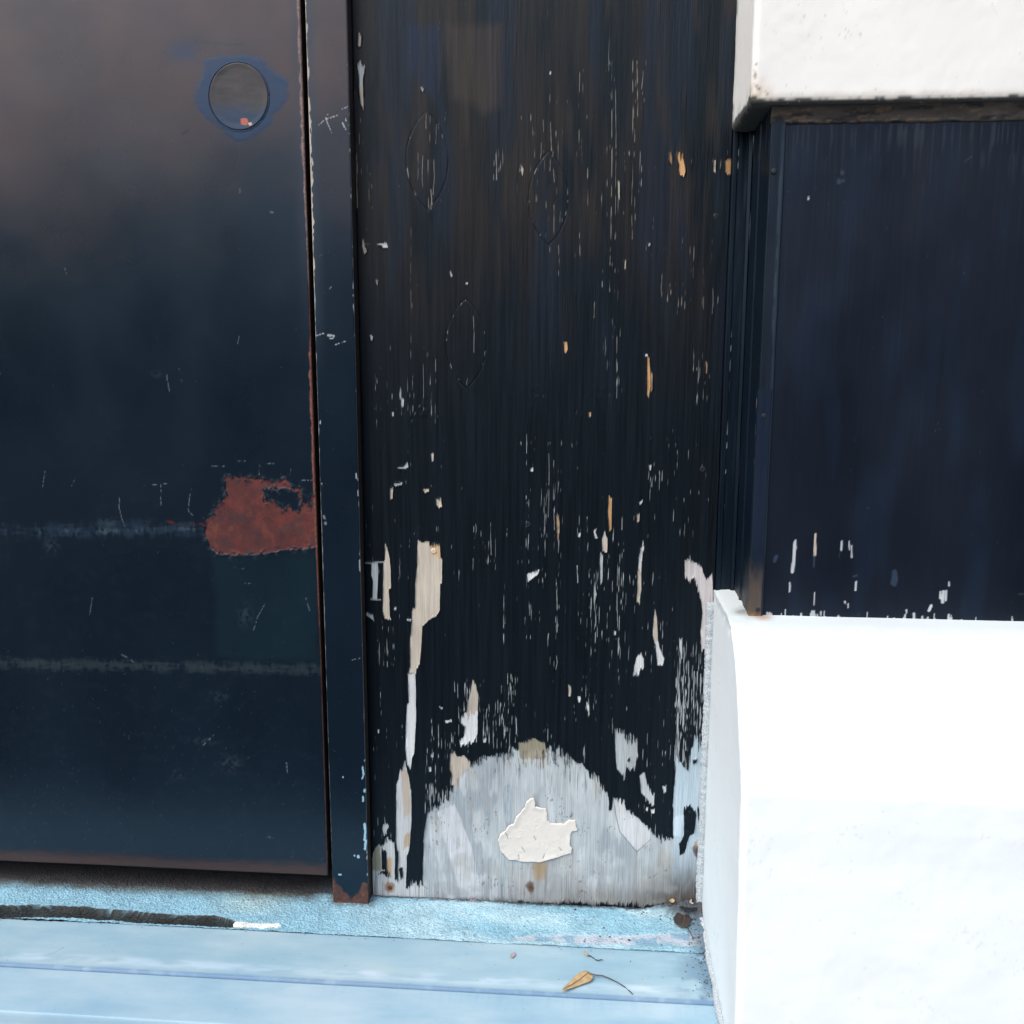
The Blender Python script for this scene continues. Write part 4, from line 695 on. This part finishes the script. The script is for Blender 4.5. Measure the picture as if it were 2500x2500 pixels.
def side_t(S, Z, X, Y):
    C = np.zeros(S.shape + (3,)) + NAVY * 0.95; C = mixc(C, [0.05, 0.065, 0.07], 0.5 * sst(60, 0, 200 - Z) * sst(0.5, 0.7, fbm(S / 5, Z / 25, 520)))
    rb = sst(-232, -252, Z) * sst(0.4, 0.6, fbm(S / 6, Z / 8, 521)); C = mixc(C, [0.06, 0.05, 0.045], rb); return C, rb
profile_wall('side_board', [(154.6, -6.5), (154.6, -40), (153.4, -42), (153.4, -47), (155.2, -49), (155.2, -62), (154.2, -64), (154.4, -97), (155.0, -99)], -262, 214, SATIN, pil, side_t, 512)
PYF = -0.1
def strip_t(S, Z, X, Y):
    C = np.zeros(S.shape + (3,)) + np.array([0.0065, 0.011, 0.019]); C = mixc(C, [0.022, 0.036, 0.052], 0.85 * sst(2.6, 0.4, np.abs(S - 15.2)) * (0.4 + 0.8 * fbm(S / 3, Z / 40, 531))); m = chipline(S, Z, 13.5, 1.4, 530, 0.35) * 0.35  # pale line along the edge: painted highlight and worn paint in one
    C = mixc(C, [0.06, 0.085, 0.10], m); return C, m * 0.5
profile_wall('corner_strip', [(154.4, -97), (154.5, -100.4), (155.2, -101.2), (166.0, -101.0), (167.2, -100.6), (168.0, -99.4)], -262, 206, SATIN, pil, strip_t, 514)
def angle_t(S, Z, X, Y):
    C = np.zeros(S.shape + (3,)) + np.array([0.006, 0.012, 0.025]); rb = sst(-185, -250, Z + 40 * (fbm(S / 5, Z / 14, 540) - 0.5)) * 0.85
    C = mixc(C, [0.10, 0.075, 0.05], rb); C = mixc(C, [0.34, 0.19, 0.09], 0.8 * sst(-244, -252, Z) * sst(0.4, 0.6, fbm(S / 4, Z / 4, 541)))
    m = chipline(S, Z, 1.5, 1.4, 542, 0.62); C = mixc(C, [0.38, 0.33, 0.27], m); return C, np.maximum(rb, m)
zt = on_wall(0, [(1865, 950)], PYF)[0][1]
profile_wall('angle_strip', [(153.6, -94), (153.7, -101.6), (154.4, -102.4), (165.2, -102.3), (165.7, -101.8), (165.8, -99.5)], -262, zt, SATIN, pil, angle_t, 516)
us = axis((167.6, 176, 0.6), (176, 400, 0.9), (400, 900, 16)); vs_ = axis((-262, -180, 0.8), (-180, 199, 1.6))
U, V = np.meshgrid(us, vs_); C = np.zeros(U.shape + (3,)) + np.array([0.0042, 0.0072, 0.0135]); bare = np.zeros(U.shape)
C = mixc(C, [0.011, 0.012, 0.019], 0.7 * sst(-50, 190, V) * sst(0.3, 0.7, fbm(U / 60, V / 80, 550)))
C = mixc(C, [0.006, 0.012, 0.026], 0.6 * sst(0.5, 0.7, fbm(U / 30, V / 160, 551)))
for z_, pl, w, c_ in ((8, [(735, 905), (728, 980), (720, 1065)], 2.2, 0), (8, [(840, 870), (838, 940), (838, 980)], 1.7, 1), (8, [(836, 980), (832, 1040)], 1.2, 2), (8, [(978, 910), (976, 950)], 1.6, 0), (8, [(1017, 905), (1018, 950)], 0.8, 0), (8, [(1030, 930), (1030, 990)], 1.1, 0), (8, [(970, 960), (966, 985)], 0.7, 2), (8, [(705, 1125), (704, 1170)], 1.1, 0), (8, [(1054, 1120), (1050, 1160)], 1.5, 0),
        (8, [(836, 1175), (834, 1240)], 0.7, 0), (8, [(1512, 1170), (1508, 1225)], 2.3, 0), (8, [(1526, 1165), (1522, 1215)], 1.4, 0), (8, [(1494, 1170), (1494, 1205)], 1.2, 0), (8, [(1445, 1245), (1435, 1268)], 2.0, 0), (8, [(1356, 1285), (1355, 1315)], 1.6, 0), (8, [(1400, 1300), (1398, 1325)], 1.2, 0), (8, [(1540, 1290), (1538, 1325)], 1.4, 0), (8, [(600, 1280), (600, 1300)], 1.0, 0), (8, [(850, 1290), (850, 1308)], 1.5, 0), (8, [(868, 1275), (868, 1295)], 1.0, 0), (8, [(1010, 1235), (1012, 1252)], 1.0, 0), (8, [(1430, 1305), (1430, 1325)], 1.1, 0), (8, [(993, 1222), (996, 1228)], 1.2, 0),
        (8, [(765, 1285), (765, 1302)], 1.0, 0), (8, [(682, 1265), (682, 1298)], 0.7, 0), (8, [(1085, 1310), (1087, 1318)], 0.9, 0), (8, [(1218, 1300), (1218, 1322)], 1.0, 0), (8, [(1252, 1308), (1252, 1322)], 0.9, 0), (8, [(1316, 1265), (1318, 1280)], 1.0, 0), (8, [(1605, 1318), (1606, 1332)], 1.0, 0), (8, [(1541, 1120), (1541, 1140)], 0.9, 0), (8, [(635, 985), (625, 1010)], 2.6, 2), (8, [(1255, 1070), (1250, 1125)], 4.5, 2), (8, [(1040, 1090), (1055, 1085)], 1.6, 2), (7, [(980, 772), (981, 776)], 2.4, 2), (7, [(958, 822), (985, 820)], 2.6, 2), (7, [(803, 908), (804, 911)], 1.4, 0), (7, [(1620, 720), (1660, 690)], 0.7, 2)):
    d = dline(U, V, on_wall(z_, pl, PYF)); rag = 0.7 + 0.9 * vn(U / 0.9, V / 4, 552)
    m = sst(0.3, -0.3, d - w * 0.55 * rag); cc = ((0.42, 0.45, 0.47), (0.48, 0.42, 0.34), (0.03, 0.05, 0.085))[c_]
    C = mixc(C, cc, m * (0.95 if c_ < 2 else 0.7)); bare = np.maximum(bare, m * (c_ < 2))
bt = V + 251
m = sst(0.2, -0.2, bt - 7 * sst(0.72, 0.95, vn(U / 2.2, V / 40, 553)) - 0.4); C = mixc(C, [0.40, 0.44, 0.46], 0.85 * m); bare = np.maximum(bare, m)
C = mixc(C, [0.035, 0.042, 0.05], 0.5 * sst(0.6, 0.85, vn(U / 1.6, V / 26, 554)) * sst(135, 200, V + 60 * (fbm(U / 12, V / 30, 557) - 0.5))); C = mixc(C, [0.10, 0.12, 0.13], 0.4 * specks(U, V, 90, 168, 400, -250, 190, 0.2, 0.5, 15))
yo = (fbm(U / 120, V / 120, 555) - 0.5) * 1.5 - 0.25 * bare + 0.15 * (vn(U / 2.2, V / 60, 556) - 0.5)
grid('panel', np.stack([U / 1000, -0.0993 - yo / 1000, V / 1000], -1), SATIN, pil, C, {'bare': bare})
def screw_dot(z_, x, y): 
    px, py = zpx(z_, x, y); screw(px, py, 2.3, BS, PYF - 0.0018, pil, False)
screw_dot(7, 620, 768); screw_dot(8, 568, 247); screw_dot(8, 537, 1262)
# weathered fillet under the upper block
us = axis((153.5, 400, 0.9), (400, 900, 16)); pr = np.array([(-99.0, 192.5), (-100.6, 193.2), (-101.2, 194.2), (-103.0, 200), (-105.5, 205), (-106.5, 206.2), (-107, 212)]); tt = np.linspace(0, len(pr) - 1, 26)
U, TT = np.meshgrid(us, tt); YY = np.interp(TT, range(len(pr)), pr[:, 0]); ZZ = np.interp(TT, range(len(pr)), pr[:, 1])
nz = fbm(U / 7, ZZ / 3, 560); YY = YY + (nz - 0.5) * 1.6; ZZ = ZZ + (fbm(U / 12, ZZ / 5, 561) - 0.5) * 0.8
C = np.zeros(U.shape + (3,)) + np.array([0.055, 0.047, 0.038]); C = mixc(C, [0.014, 0.014, 0.016], 0.85 * sst(0.5, 0.65, fbm(U / 14, ZZ / 4, 562))); C = mixc(C, [0.14, 0.085, 0.045], 0.6 * sst(0.6, 0.75, fbm(U / 7, ZZ / 3, 563))); C = mixc(C, [0.11, 0.105, 0.10], 0.8 * sst(1.2, 0.2, np.abs(ZZ - 195)) * sst(0.4, 0.6, fbm(U / 6, ZZ, 564))); C = mixc(C, [0.10, 0.095, 0.085], 0.7 * sst(300, 400, U) * sst(0.35, 0.6, fbm(U / 10, ZZ / 3, 565)))
fi = grid('top_fillet', np.stack([U / 1000, YY / 1000, ZZ / 1000], -1), SATIN, pil, C, {'bare': np.ones(U.shape)}); fi['label'] = 'dirty brown fillet under the white block'

# ================================================================== WHITE BLOCKS
def block(name, XL, rows, tintf, label, rad=6.0, seed=600, amp=0.5, xmax=900):
    """rows: list of (z, inset, front Y) in mm; plan outline = left cheek, rounded arris, front"""
    ny = 60; na = 9
    xs = np.r_[np.linspace(0, 1, 240) * 280, np.linspace(300, xmax, 30)]
    Pn = []; meta = []
    for (z, ins, yf) in rows:
        xl = XL + ins; r = min(rad, 5.9)
        ly = np.linspace(14, yf + r, ny); pts = [(xl, y) for y in ly]
        pts += [(xl + r - r * math.cos(a), yf + r - r * math.sin(a)) for a in np.linspace(0, math.pi / 2, na)[1:]]
        pts += [(xl + r + x, yf) for x in xs[1:]]
        Pn.append([(x, y, z) for x, y in pts])
    P = np.array(Pn); X, Y, Z = P[..., 0], P[..., 1], P[..., 2]
    dx = (fbm(Y / 40 + 3, Z / 40, seed) - 0.5) * 2 * amp + (fbm(Y / 7, Z / 7, seed + 5) - 0.5) * 0.35
    dy = (fbm(X / 60, Z / 60, seed + 1) - 0.5) * 4 * amp + (fbm(X / 8, Z / 8, seed + 6) - 0.5) * 0.4
    left = np.arange(P.shape[1]) < ny
    X2 = X + dx * np.where(left, 1, 0.3); Y2 = Y + dy * np.where(left, 0.1, 1)
    C, push = tintf(X, Y, Z)
    X2 = X2 + push * np.where(left, 1, 0.3) ; Y2 = Y2 + push * np.where(left, 0.2, 1)
    o = grid(name, np.stack([X2, Y2, Z], -1)[:, ::-1] / 1000, RENDER, None, C[:, ::-1])
    tag(o, label, 'white block'); return o
WH = np.array([0.775, 0.84, 0.86])
pz = [-251, -252, -256, -264, -280, -295, -312, -330, -345, -358.5, -372, -400, -430, -490, -544, -600, -640]; py = [-108, -116, -132, -150, -167, -178, -190, -201, -211.5, -220.5, -224.3, -227.5, -230, -237, -243, -248.5, -252]
zz = np.unique(np.r_[np.arange(-640, -262, 2.2), np.linspace(-262, -251, 16)])[::-1]; yy = np.interp(-zz, -np.array(pz), py)
rows = [(-248.6, 34, -90), (-248.8, 26, -92), (-249, 18, -95), (-249.2, 12, -98), (-249.6, 7, -101), (-250.2, 3, -104.5)] + [(z, 0.0, y) for z, y in zip(zz, yy)]
def low_t(X, Y, Z):
    C = np.zeros(X.shape + (3,)) + WH
    grime = sst(-262, -252, Z + 5 * (fbm(X / 10, Y / 10, 610) - 0.5)); C = mixc(C, [0.50, 0.56, 0.57], 0.75 * grime)
    cor = sst(26, 6, np.hypot(X - 160, Y + 88) + 14 * (fbm(X / 7, Y / 7, 611) - 0.5)) * sst(-262, -255, Z); C = mixc(C, [0.16, 0.16, 0.15], 0.8 * cor)
    rs = sst(13, 2, np.hypot(X - 166, (Y + 103) * 1.2)) * sst(-258, -253, Z); C = mixc(C, [0.32, 0.17, 0.07], 0.7 * rs)
    e = sst(18, 2, -Y + 6 * (fbm(Y / 5, Z / 9, 612) - 0.5)) * (X < 136); C = mixc(C, [0.42, 0.46, 0.47], 0.6 * e)
    base = sst(-608, -622, Z + 8 * (fbm(X / 9, Z / 5 + Y / 9, 613) - 0.5)); C = mixc(C, [0.35, 0.40, 0.45], 0.55 * base * (X < 150))
    sp = sst(0.84, 0.9, vn(X / 2.5 + Y / 3, Z / 2.2, 614)) * sst(0.58, 0.72, fbm(X / 40 + Y / 30, Z / 30, 615)); C = mixc(C, [0.5, 0.54, 0.56], 0.3 * sp)
    ln = sst(2.2, 0.5, np.abs(Z + 360 + 3 * (fbm(X / 20, Y / 20, 616) - 0.5))) * sst(0.62, 0.72, vn(X / 4, Z / 3, 617)) * (X > 136) * sst(300, 160, X); C = mixc(C, [0.45, 0.5, 0.52], 0.35 * ln)
    chip = sst(0.55, 0.75, fbm(X / 9, Y / 9 + Z / 9, 618)) * sst(-268, -255, Z) * sst(190, 150, X)
    return C, 1.6 * chip
lower = block('plinth_block', 134.0, rows, low_t, 'large white rendered plinth block with sloped top, on the step beside the plywood', seed=620)
zz = np.r_[np.arange(213, 320, 2.2), np.arange(330, 1400, 40)]
rows = [(208.2, 40, -76), (207.6, 30, -85), (207.2, 22, -92), (207, 14, -99), (207.0, 9, -103.5), (207.2, 5, -107), (207.8, 2.2, -109.6), (208.8, 0.9, -111), (210.5, 0.2, -111.8)] + [(z, 0.0, -112.0) for z in zz]
rows = rows[::-1]
def up_t(X, Y, Z):
    C = np.zeros(X.shape + (3,)) + np.array([0.80, 0.795, 0.765])
    lx = X - 134; cor = sst(24, 2, np.hypot(lx - 3, (Z - 210) * 0.9) + 12 * (fbm(X / 6, Z / 6, 630) - 0.5)) * (Y < -100)
    C = mixc(C, [0.62, 0.54, 0.43], 0.8 * cor); arc = sst(1.6, 0.3, np.abs(np.hypot(lx - 22, (Z - 232)) - 19 + 5 * (fbm(X / 5, Z / 5, 631) - .5))) * (lx < 18) * (Z < 240) * (Y < -104) * sst(0.4, 0.55, fbm(X / 3, Z / 3, 632)); C = mixc(C, [0.27, 0.20, 0.13], 0.8 * arc)
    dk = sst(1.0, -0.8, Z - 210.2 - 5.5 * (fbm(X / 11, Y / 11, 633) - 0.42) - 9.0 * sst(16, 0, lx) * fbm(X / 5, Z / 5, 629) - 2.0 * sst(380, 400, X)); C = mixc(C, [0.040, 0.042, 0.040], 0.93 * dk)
    df = sst(6, 0.5, Z - 211 - 5 * (fbm(X / 9, Y / 9, 634) - 0.4)); C = mixc(C, [0.50, 0.46, 0.38], 0.55 * df * (1 - dk))
    e = sst(14, 3, -Y + 5 * (fbm(Y / 5, Z / 9, 635) - 0.5)) * (X < 137); C = mixc(C, [0.10, 0.13, 0.14], 0.75 * e * sst(0.3, 0.55, fbm(Y / 5, Z / 14, 636)))
    sp = sst(0.86, 0.92, vn(X / 2.5 + Y / 3, Z / 2.2, 637)) * sst(0.55, 0.7, fbm(X / 40, Z / 30, 638)); C = mixc(C, [0.50, 0.47, 0.42], 0.6 * sp)
    chip = sst(0.45, 0.7, fbm(X / 6, Y / 6 + Z / 6, 639)) * sst(18, 3, np.hypot(lx, Z - 208)) 
    return C, 2.4 * chip
upper = block('lintel_block', 134.5, rows, up_t, 'white rendered block with chipped, dirty lower corner above the pilaster panel', seed=640, amp=0.35)

# grey sand mortar beads: along the board and along the floor
MORT = m_flat('sandy_mortar', (0.40, 0.45, 0.48), 0.9, 700, 0.45, 0.0007)
def bead(name, path, r, seed, label):
    n = len(path); vsx = []; fs = []; S = 9
    for i, p in enumerate(path):
        p = Vector(p); t = (Vector(path[min(i + 1, n - 1)]) - Vector(path[max(i - 1, 0)])).normalized(); a = t.orthogonal().normalized(); b = t.cross(a)
        for k in range(S):
            th = 2 * math.pi * k / S; rr_ = r * (0.75 + 0.5 * float(fbm(np.array([i / 4.0]), np.array([k * 1.0]), seed)[0]) + rng.uniform(-0.09, 0.09)); vsx.append(tuple(p + (a * math.cos(th) + b * math.sin(th)) * rr_))
    for i in range(n - 1):
        for k in range(S): fs.append((i * S + k, i * S + (k + 1) % S, (i + 1) * S + (k + 1) % S, (i + 1) * S + k))
    me = bpy.data.meshes.new(name); me.from_pydata(vsx, [], fs); me.update()
    for p in me.polygons: p.use_smooth = True
    return link(name, me, MORT, None)
# the bead belongs to the block
bw = [(0.1325, -0.0005, z) for z in np.arange(-0.62, -0.262, 0.0016)]
bd_ = bead('mortar_bead', bw, 0.0052, 701, '')
bf = [(0.1338 + 0.0006 * math.sin(y * 90), y, FZ + 0.0005) for y in np.arange(-0.25, -0.002, 0.0016)]
bf_ = bead('mortar_bead', bf, 0.0042, 702, '')
for q in (bd_, bf_): q.parent = lower

# ================================================================== LEAVES AND DEBRIS
def leaf_mat(name, c, c2): 
    s = MAT(name); n = s.noise(160, detail=5); n2 = s.noise(900, detail=3)
    return s.out(s.mix(tuple(c), tuple(c2), s.ramp(n, [(0.35, 0.0), (0.7, 1.0)])), 0.65, s.bump(n2, 0.0004, 0.5))
def leaf_thing(name, label, z_, outline, stem, mat, stemmat, lift, curl, tilt=(0, 0), cat='leaf'):
    L = on_floor(z_, outline, FZ + lift)
    for _ in range(2): L = np.stack([0.75 * L + 0.25 * np.roll(L, -1, 0), 0.25 * L + 0.75 * np.roll(L, -1, 0)], 1).reshape(-1, 2)
    c = L.mean(0); root = empty(name, (c[0] / 1000, c[1] / 1000, FZ), label, cat)
    rel = L - c; rings = 7; vsx = [(c[0] / 1000, c[1] / 1000, FZ + lift)]; fs = []; n = len(L)
    # resample outline finely
    fine = []
    for i in range(n):
        for t in np.linspace(0, 1, 2, endpoint=False): fine.append(rel[i] * (1 - t) + rel[(i + 1) % n] * t)
    fine = np.array(fine); n = len(fine); ext = np.abs(rel).max()
    ax = rel[np.argmax(np.hypot(*rel.T))]; ax = ax / np.hypot(*ax); nrm = np.array([-ax[1], ax[0]])
    for k in range(1, rings + 1):
        f = k / rings
        for q in fine:
            p = q * f; w = (p @ nrm) / ext; l = (p @ ax) / ext
            zz_ = lift + curl * (w * w * 1.3 + 0.35 * l * l) + 0.0002 * math.sin(l * 9 + w * 5) + tilt[0] * p[0] / 1000 + tilt[1] * p[1] / 1000
            vsx.append(((c[0] + p[0]) / 1000, (c[1] + p[1]) / 1000, FZ + max(zz_, 0.0012)))
    for i in range(n): fs.append((0, 1 + i, 1 + (i + 1) % n))
    for k in range(rings - 1):
        for i in range(n): a = 1 + k * n + i; b = 1 + k * n + (i + 1) % n; fs.append((a, a + n, b + n, b))
    me = bpy.data.meshes.new('blade'); me.from_pydata(vsx, [], fs); me.update()
    for p in me.polygons: p.use_smooth = True
    o = link('blade', me, mat, root); md = o.modifiers.new('thick', 'SOLIDIFY'); md.thickness = 0.0004; md.offset = 1
    tip = rel[np.argmax(rel @ ax)] * 0.9; tail = rel[np.argmin(rel @ ax)] * 0.95
    def surf(p):
        w = (p @ nrm) / ext; l = (p @ ax) / ext
        return Vector(((c[0] + p[0]) / 1000, (c[1] + p[1]) / 1000, FZ + max(lift + curl * (w * w * 1.3 + 0.35 * l * l) + 0.0002 * math.sin(l * 9 + w * 5), 0.0012) + 0.0005))
    if ext > 12: tube('midrib', [surf(tail * (1 - t) + tip * t) for t in np.linspace(0, 1, 12)], [0.0003] * 12, RIB, root, 6)
    if stem:
        S = [on_floor(z_, [q[:2]], FZ + q[2])[0] for q in stem]; tube('stem', [(p[0] / 1000, p[1] / 1000, FZ + s[2]) for p, s in zip(S, stem)], list(np.linspace(0.0007, 0.0005, len(S))), stemmat, root)
    return root
BR = leaf_mat('dark_brown_leaf', (0.022, 0.019, 0.018), (0.05, 0.04, 0.034)); TANL = leaf_mat('tan_leaf', (0.36, 0.24, 0.11), (0.50, 0.38, 0.22)); BLK = leaf_mat('black_leaf', (0.008, 0.009, 0.012), (0.018, 0.02, 0.024))
RIB = m_flat('leaf_rib', (0.16, 0.10, 0.055), 0.7)
PINK = leaf_mat('pinkish_petal', (0.30, 0.22, 0.24), (0.38, 0.30, 0.31)); STM = m_flat('leaf_stem', (0.08, 0.07, 0.085), 0.7)
leaf_thing('fallen_leaf', 'dark brown rounded dry leaf with thin stem in the corner by the white block', 9, [(1180, 480), (1190, 430), (1230, 385), (1290, 366), (1345, 375), (1365, 420), (1390, 470), (1375, 525), (1345, 560), (1280, 555), (1215, 530)], [(1345, 555, 0.004), (1375, 610, 0.003), (1395, 645, 0.002), (1420, 685, 0.0012)], BR, STM, 0.004, 0.003, (0.0, 0.0))
leaf_thing('fallen_leaf', 'flat black leaf lying behind the rounded brown leaf in the corner', 9, [(1238, 325), (1280, 300), (1360, 292), (1430, 296), (1470, 310), (1450, 345), (1390, 360), (1310, 355)], None, BLK, STM, 0.0105, 0.002)
leaf_thing('fallen_leaf', 'tan yellow leaf with long curved stem on the front edge of the step', 9, [(-150, 1330), (-110, 1265), (-40, 1190), (30, 1125), (80, 1090), (155, 1072), (205, 1100), (235, 1150), (205, 1195), (130, 1215), (40, 1245), (-60, 1290)], [(190, 1098, 0.0035), (270, 1115, 0.004), (340, 1120, 0.003), (430, 1155, 0.003), (530, 1205, 0.003), (600, 1250, 0.002), (660, 1300, 0.0015), (700, 1340, 0.0012)], TANL, STM, 0.0025, 0.004)
leaf_thing('dry_petal', 'small pinkish petal lying on the slab left of the twig', 6, [(820, 1420), (826, 1408), (840, 1400), (848, 1408), (843, 1420), (830, 1428)], None, PINK, STM, 0.0015, 0.001, cat='petal')
leaf_thing('dry_petal', 'pink petal tucked under the bottom edge of the plywood', 6, [(632, 1158), (634, 1144), (648, 1140), (665, 1148), (655, 1158), (642, 1164)], None, PINK, STM, 0.002, 0.001, cat='petal')
leaf_thing('twig', 'tiny curved twig with a pale bud on the slab above the tan leaf', 9, [(120, 845), (130, 825), (150, 845), (172, 880), (165, 890), (140, 870)], [(165, 880, 0.0015), (205, 890, 0.0012), (235, 912, 0.0012), (265, 935, 0.0012), (300, 940, 0.0012), (322, 930, 0.0015)], TANL, STM, 0.0018, 0.001, cat='twig')
leaf_thing('leaf_scrap', 'small yellow brown leaf scrap against the foot of the plywood near the corner', 9, [(1128, 245), (1165, 215), (1195, 240), (1190, 262), (1150, 262)], None, TANL, STM, 0.014, 0.003, cat='leaf scrap')
leaf_thing('leaf_scrap', 'pale splinter scrap deepest in the corner behind the black leaf', 9, [(1365, 250), (1385, 225), (1396, 228), (1390, 250), (1420, 272), (1405, 282), (1380, 262)], None, m_flat('pale_splinter', (0.4, 0.37, 0.32), 0.8), STM, 0.015, 0.002, cat='leaf scrap')
# grit: countless crumbs, one object
vsx, fs = [], []
def crumb(x, y, r, z=FZ + 0.001):
    b = len(vsx); q = [(0, 0, 1), (1, 0, 0), (0, 1, 0), (-1, 0, 0), (0, -1, 0), (0, 0, -0.5)]; a = rng.uniform(0, 6.3); e = rng.uniform(0.6, 1.6)
    for (i, j, k) in q:
        i2 = i * e * rng.uniform(0.7, 1.2); j2 = j * rng.uniform(0.6, 1.1); vsx.append((x + r * (i2 * math.cos(a) - j2 * math.sin(a)), y + r * (i2 * math.sin(a) + j2 * math.cos(a)), z + r * 0.6 * k))
    for f in ((0, 1, 2), (0, 2, 3), (0, 3, 4), (0, 4, 1), (5, 2, 1), (5, 3, 2), (5, 4, 3), (5, 1, 4)): fs.append(tuple(b + i for i in f))
for (x, y, r) in ((655, 718, 2.0), (428, 678, 1.4), (310, 672, 1.3), (125, 732, 1.3), (360, 575, 1.8), (208, 848, 1.0), (330, 953, 1.2), (995, 378, 1.2), (865, 398, 1.2), (870, 295, 3.0), (672, 968, 0.8), (1475, 683, 1.6), (1520, 655, 1.3), (1565, 910, 1.4), (1580, 932, 1.4), (455, 735, 0.9), (490, 735, 0.8), (235, 452, 0.9), (20, 355, 1.6), (-250, 230, 2.6), (1190, 280, 2.0), (1280, 290, 2.5), (1150, 275, 2.0)):
    p = on_floor(9, [(x, y)])[0]; crumb(p[0] / 1000, p[1] / 1000, r / 1000, FZ + 0.0018)
for _ in range(260): crumb(rng.uniform(-0.23, 0.13), rng.uniform(-0.07, -0.002), rng.uniform(0.0003, 0.0009), FZ + 0.0016)
for _ in range(120): crumb(rng.uniform(-0.65, 0.13), rng.uniform(-0.15, -0.076), rng.uniform(0.0002, 0.0005), FZ + 0.0003)
for _ in range(160): crumb(0.13 - abs(rng.gauss(0, 0.010)), rng.uniform(-0.15, -0.002), rng.uniform(0.0004, 0.0012), FZ + 0.0015)
for _ in range(240): crumb(0.131 - abs(rng.gauss(0, 0.022)), -0.002 - abs(rng.gauss(0, 0.010)), rng.uniform(0.0004, 0.0015), FZ + 0.002)
for _ in range(90): crumb(-0.2 + abs(rng.gauss(0, 0.3)) * rng.choice((-1, 1)), -0.075 - abs(rng.gauss(0, 0.003)), rng.uniform(0.0003, 0.0008), FZ + 0.0006)
for _ in range(200): crumb(rng.uniform(-0.23, 0.13), -0.001 - abs(rng.gauss(0, 0.002)), rng.uniform(0.0004, 0.0012), FZ + 0.0018)
me = bpy.data.meshes.new('grit'); me.from_pydata(vsx, [], fs); me.update(); o = link('grit', me, m_flat('dark_grit', (0.045, 0.06, 0.075), 0.9, 200, 0.6)); tag(o, 'dark crumbs of grit scattered over the step', 'grit', kind='stuff')

# ================================================================== ACROSS THE STREET (seen only as a reflection in the gloss paint)
o = boxes('garden_wall', [(-40, 40, -9.6, -9.2, -0.77, 1.7)], m_flat('dark_brick_wall', (0.06, 0.045, 0.04), 0.9, 3, 0.4)); tag(o, 'long dark brick garden wall across the street', 'wall')
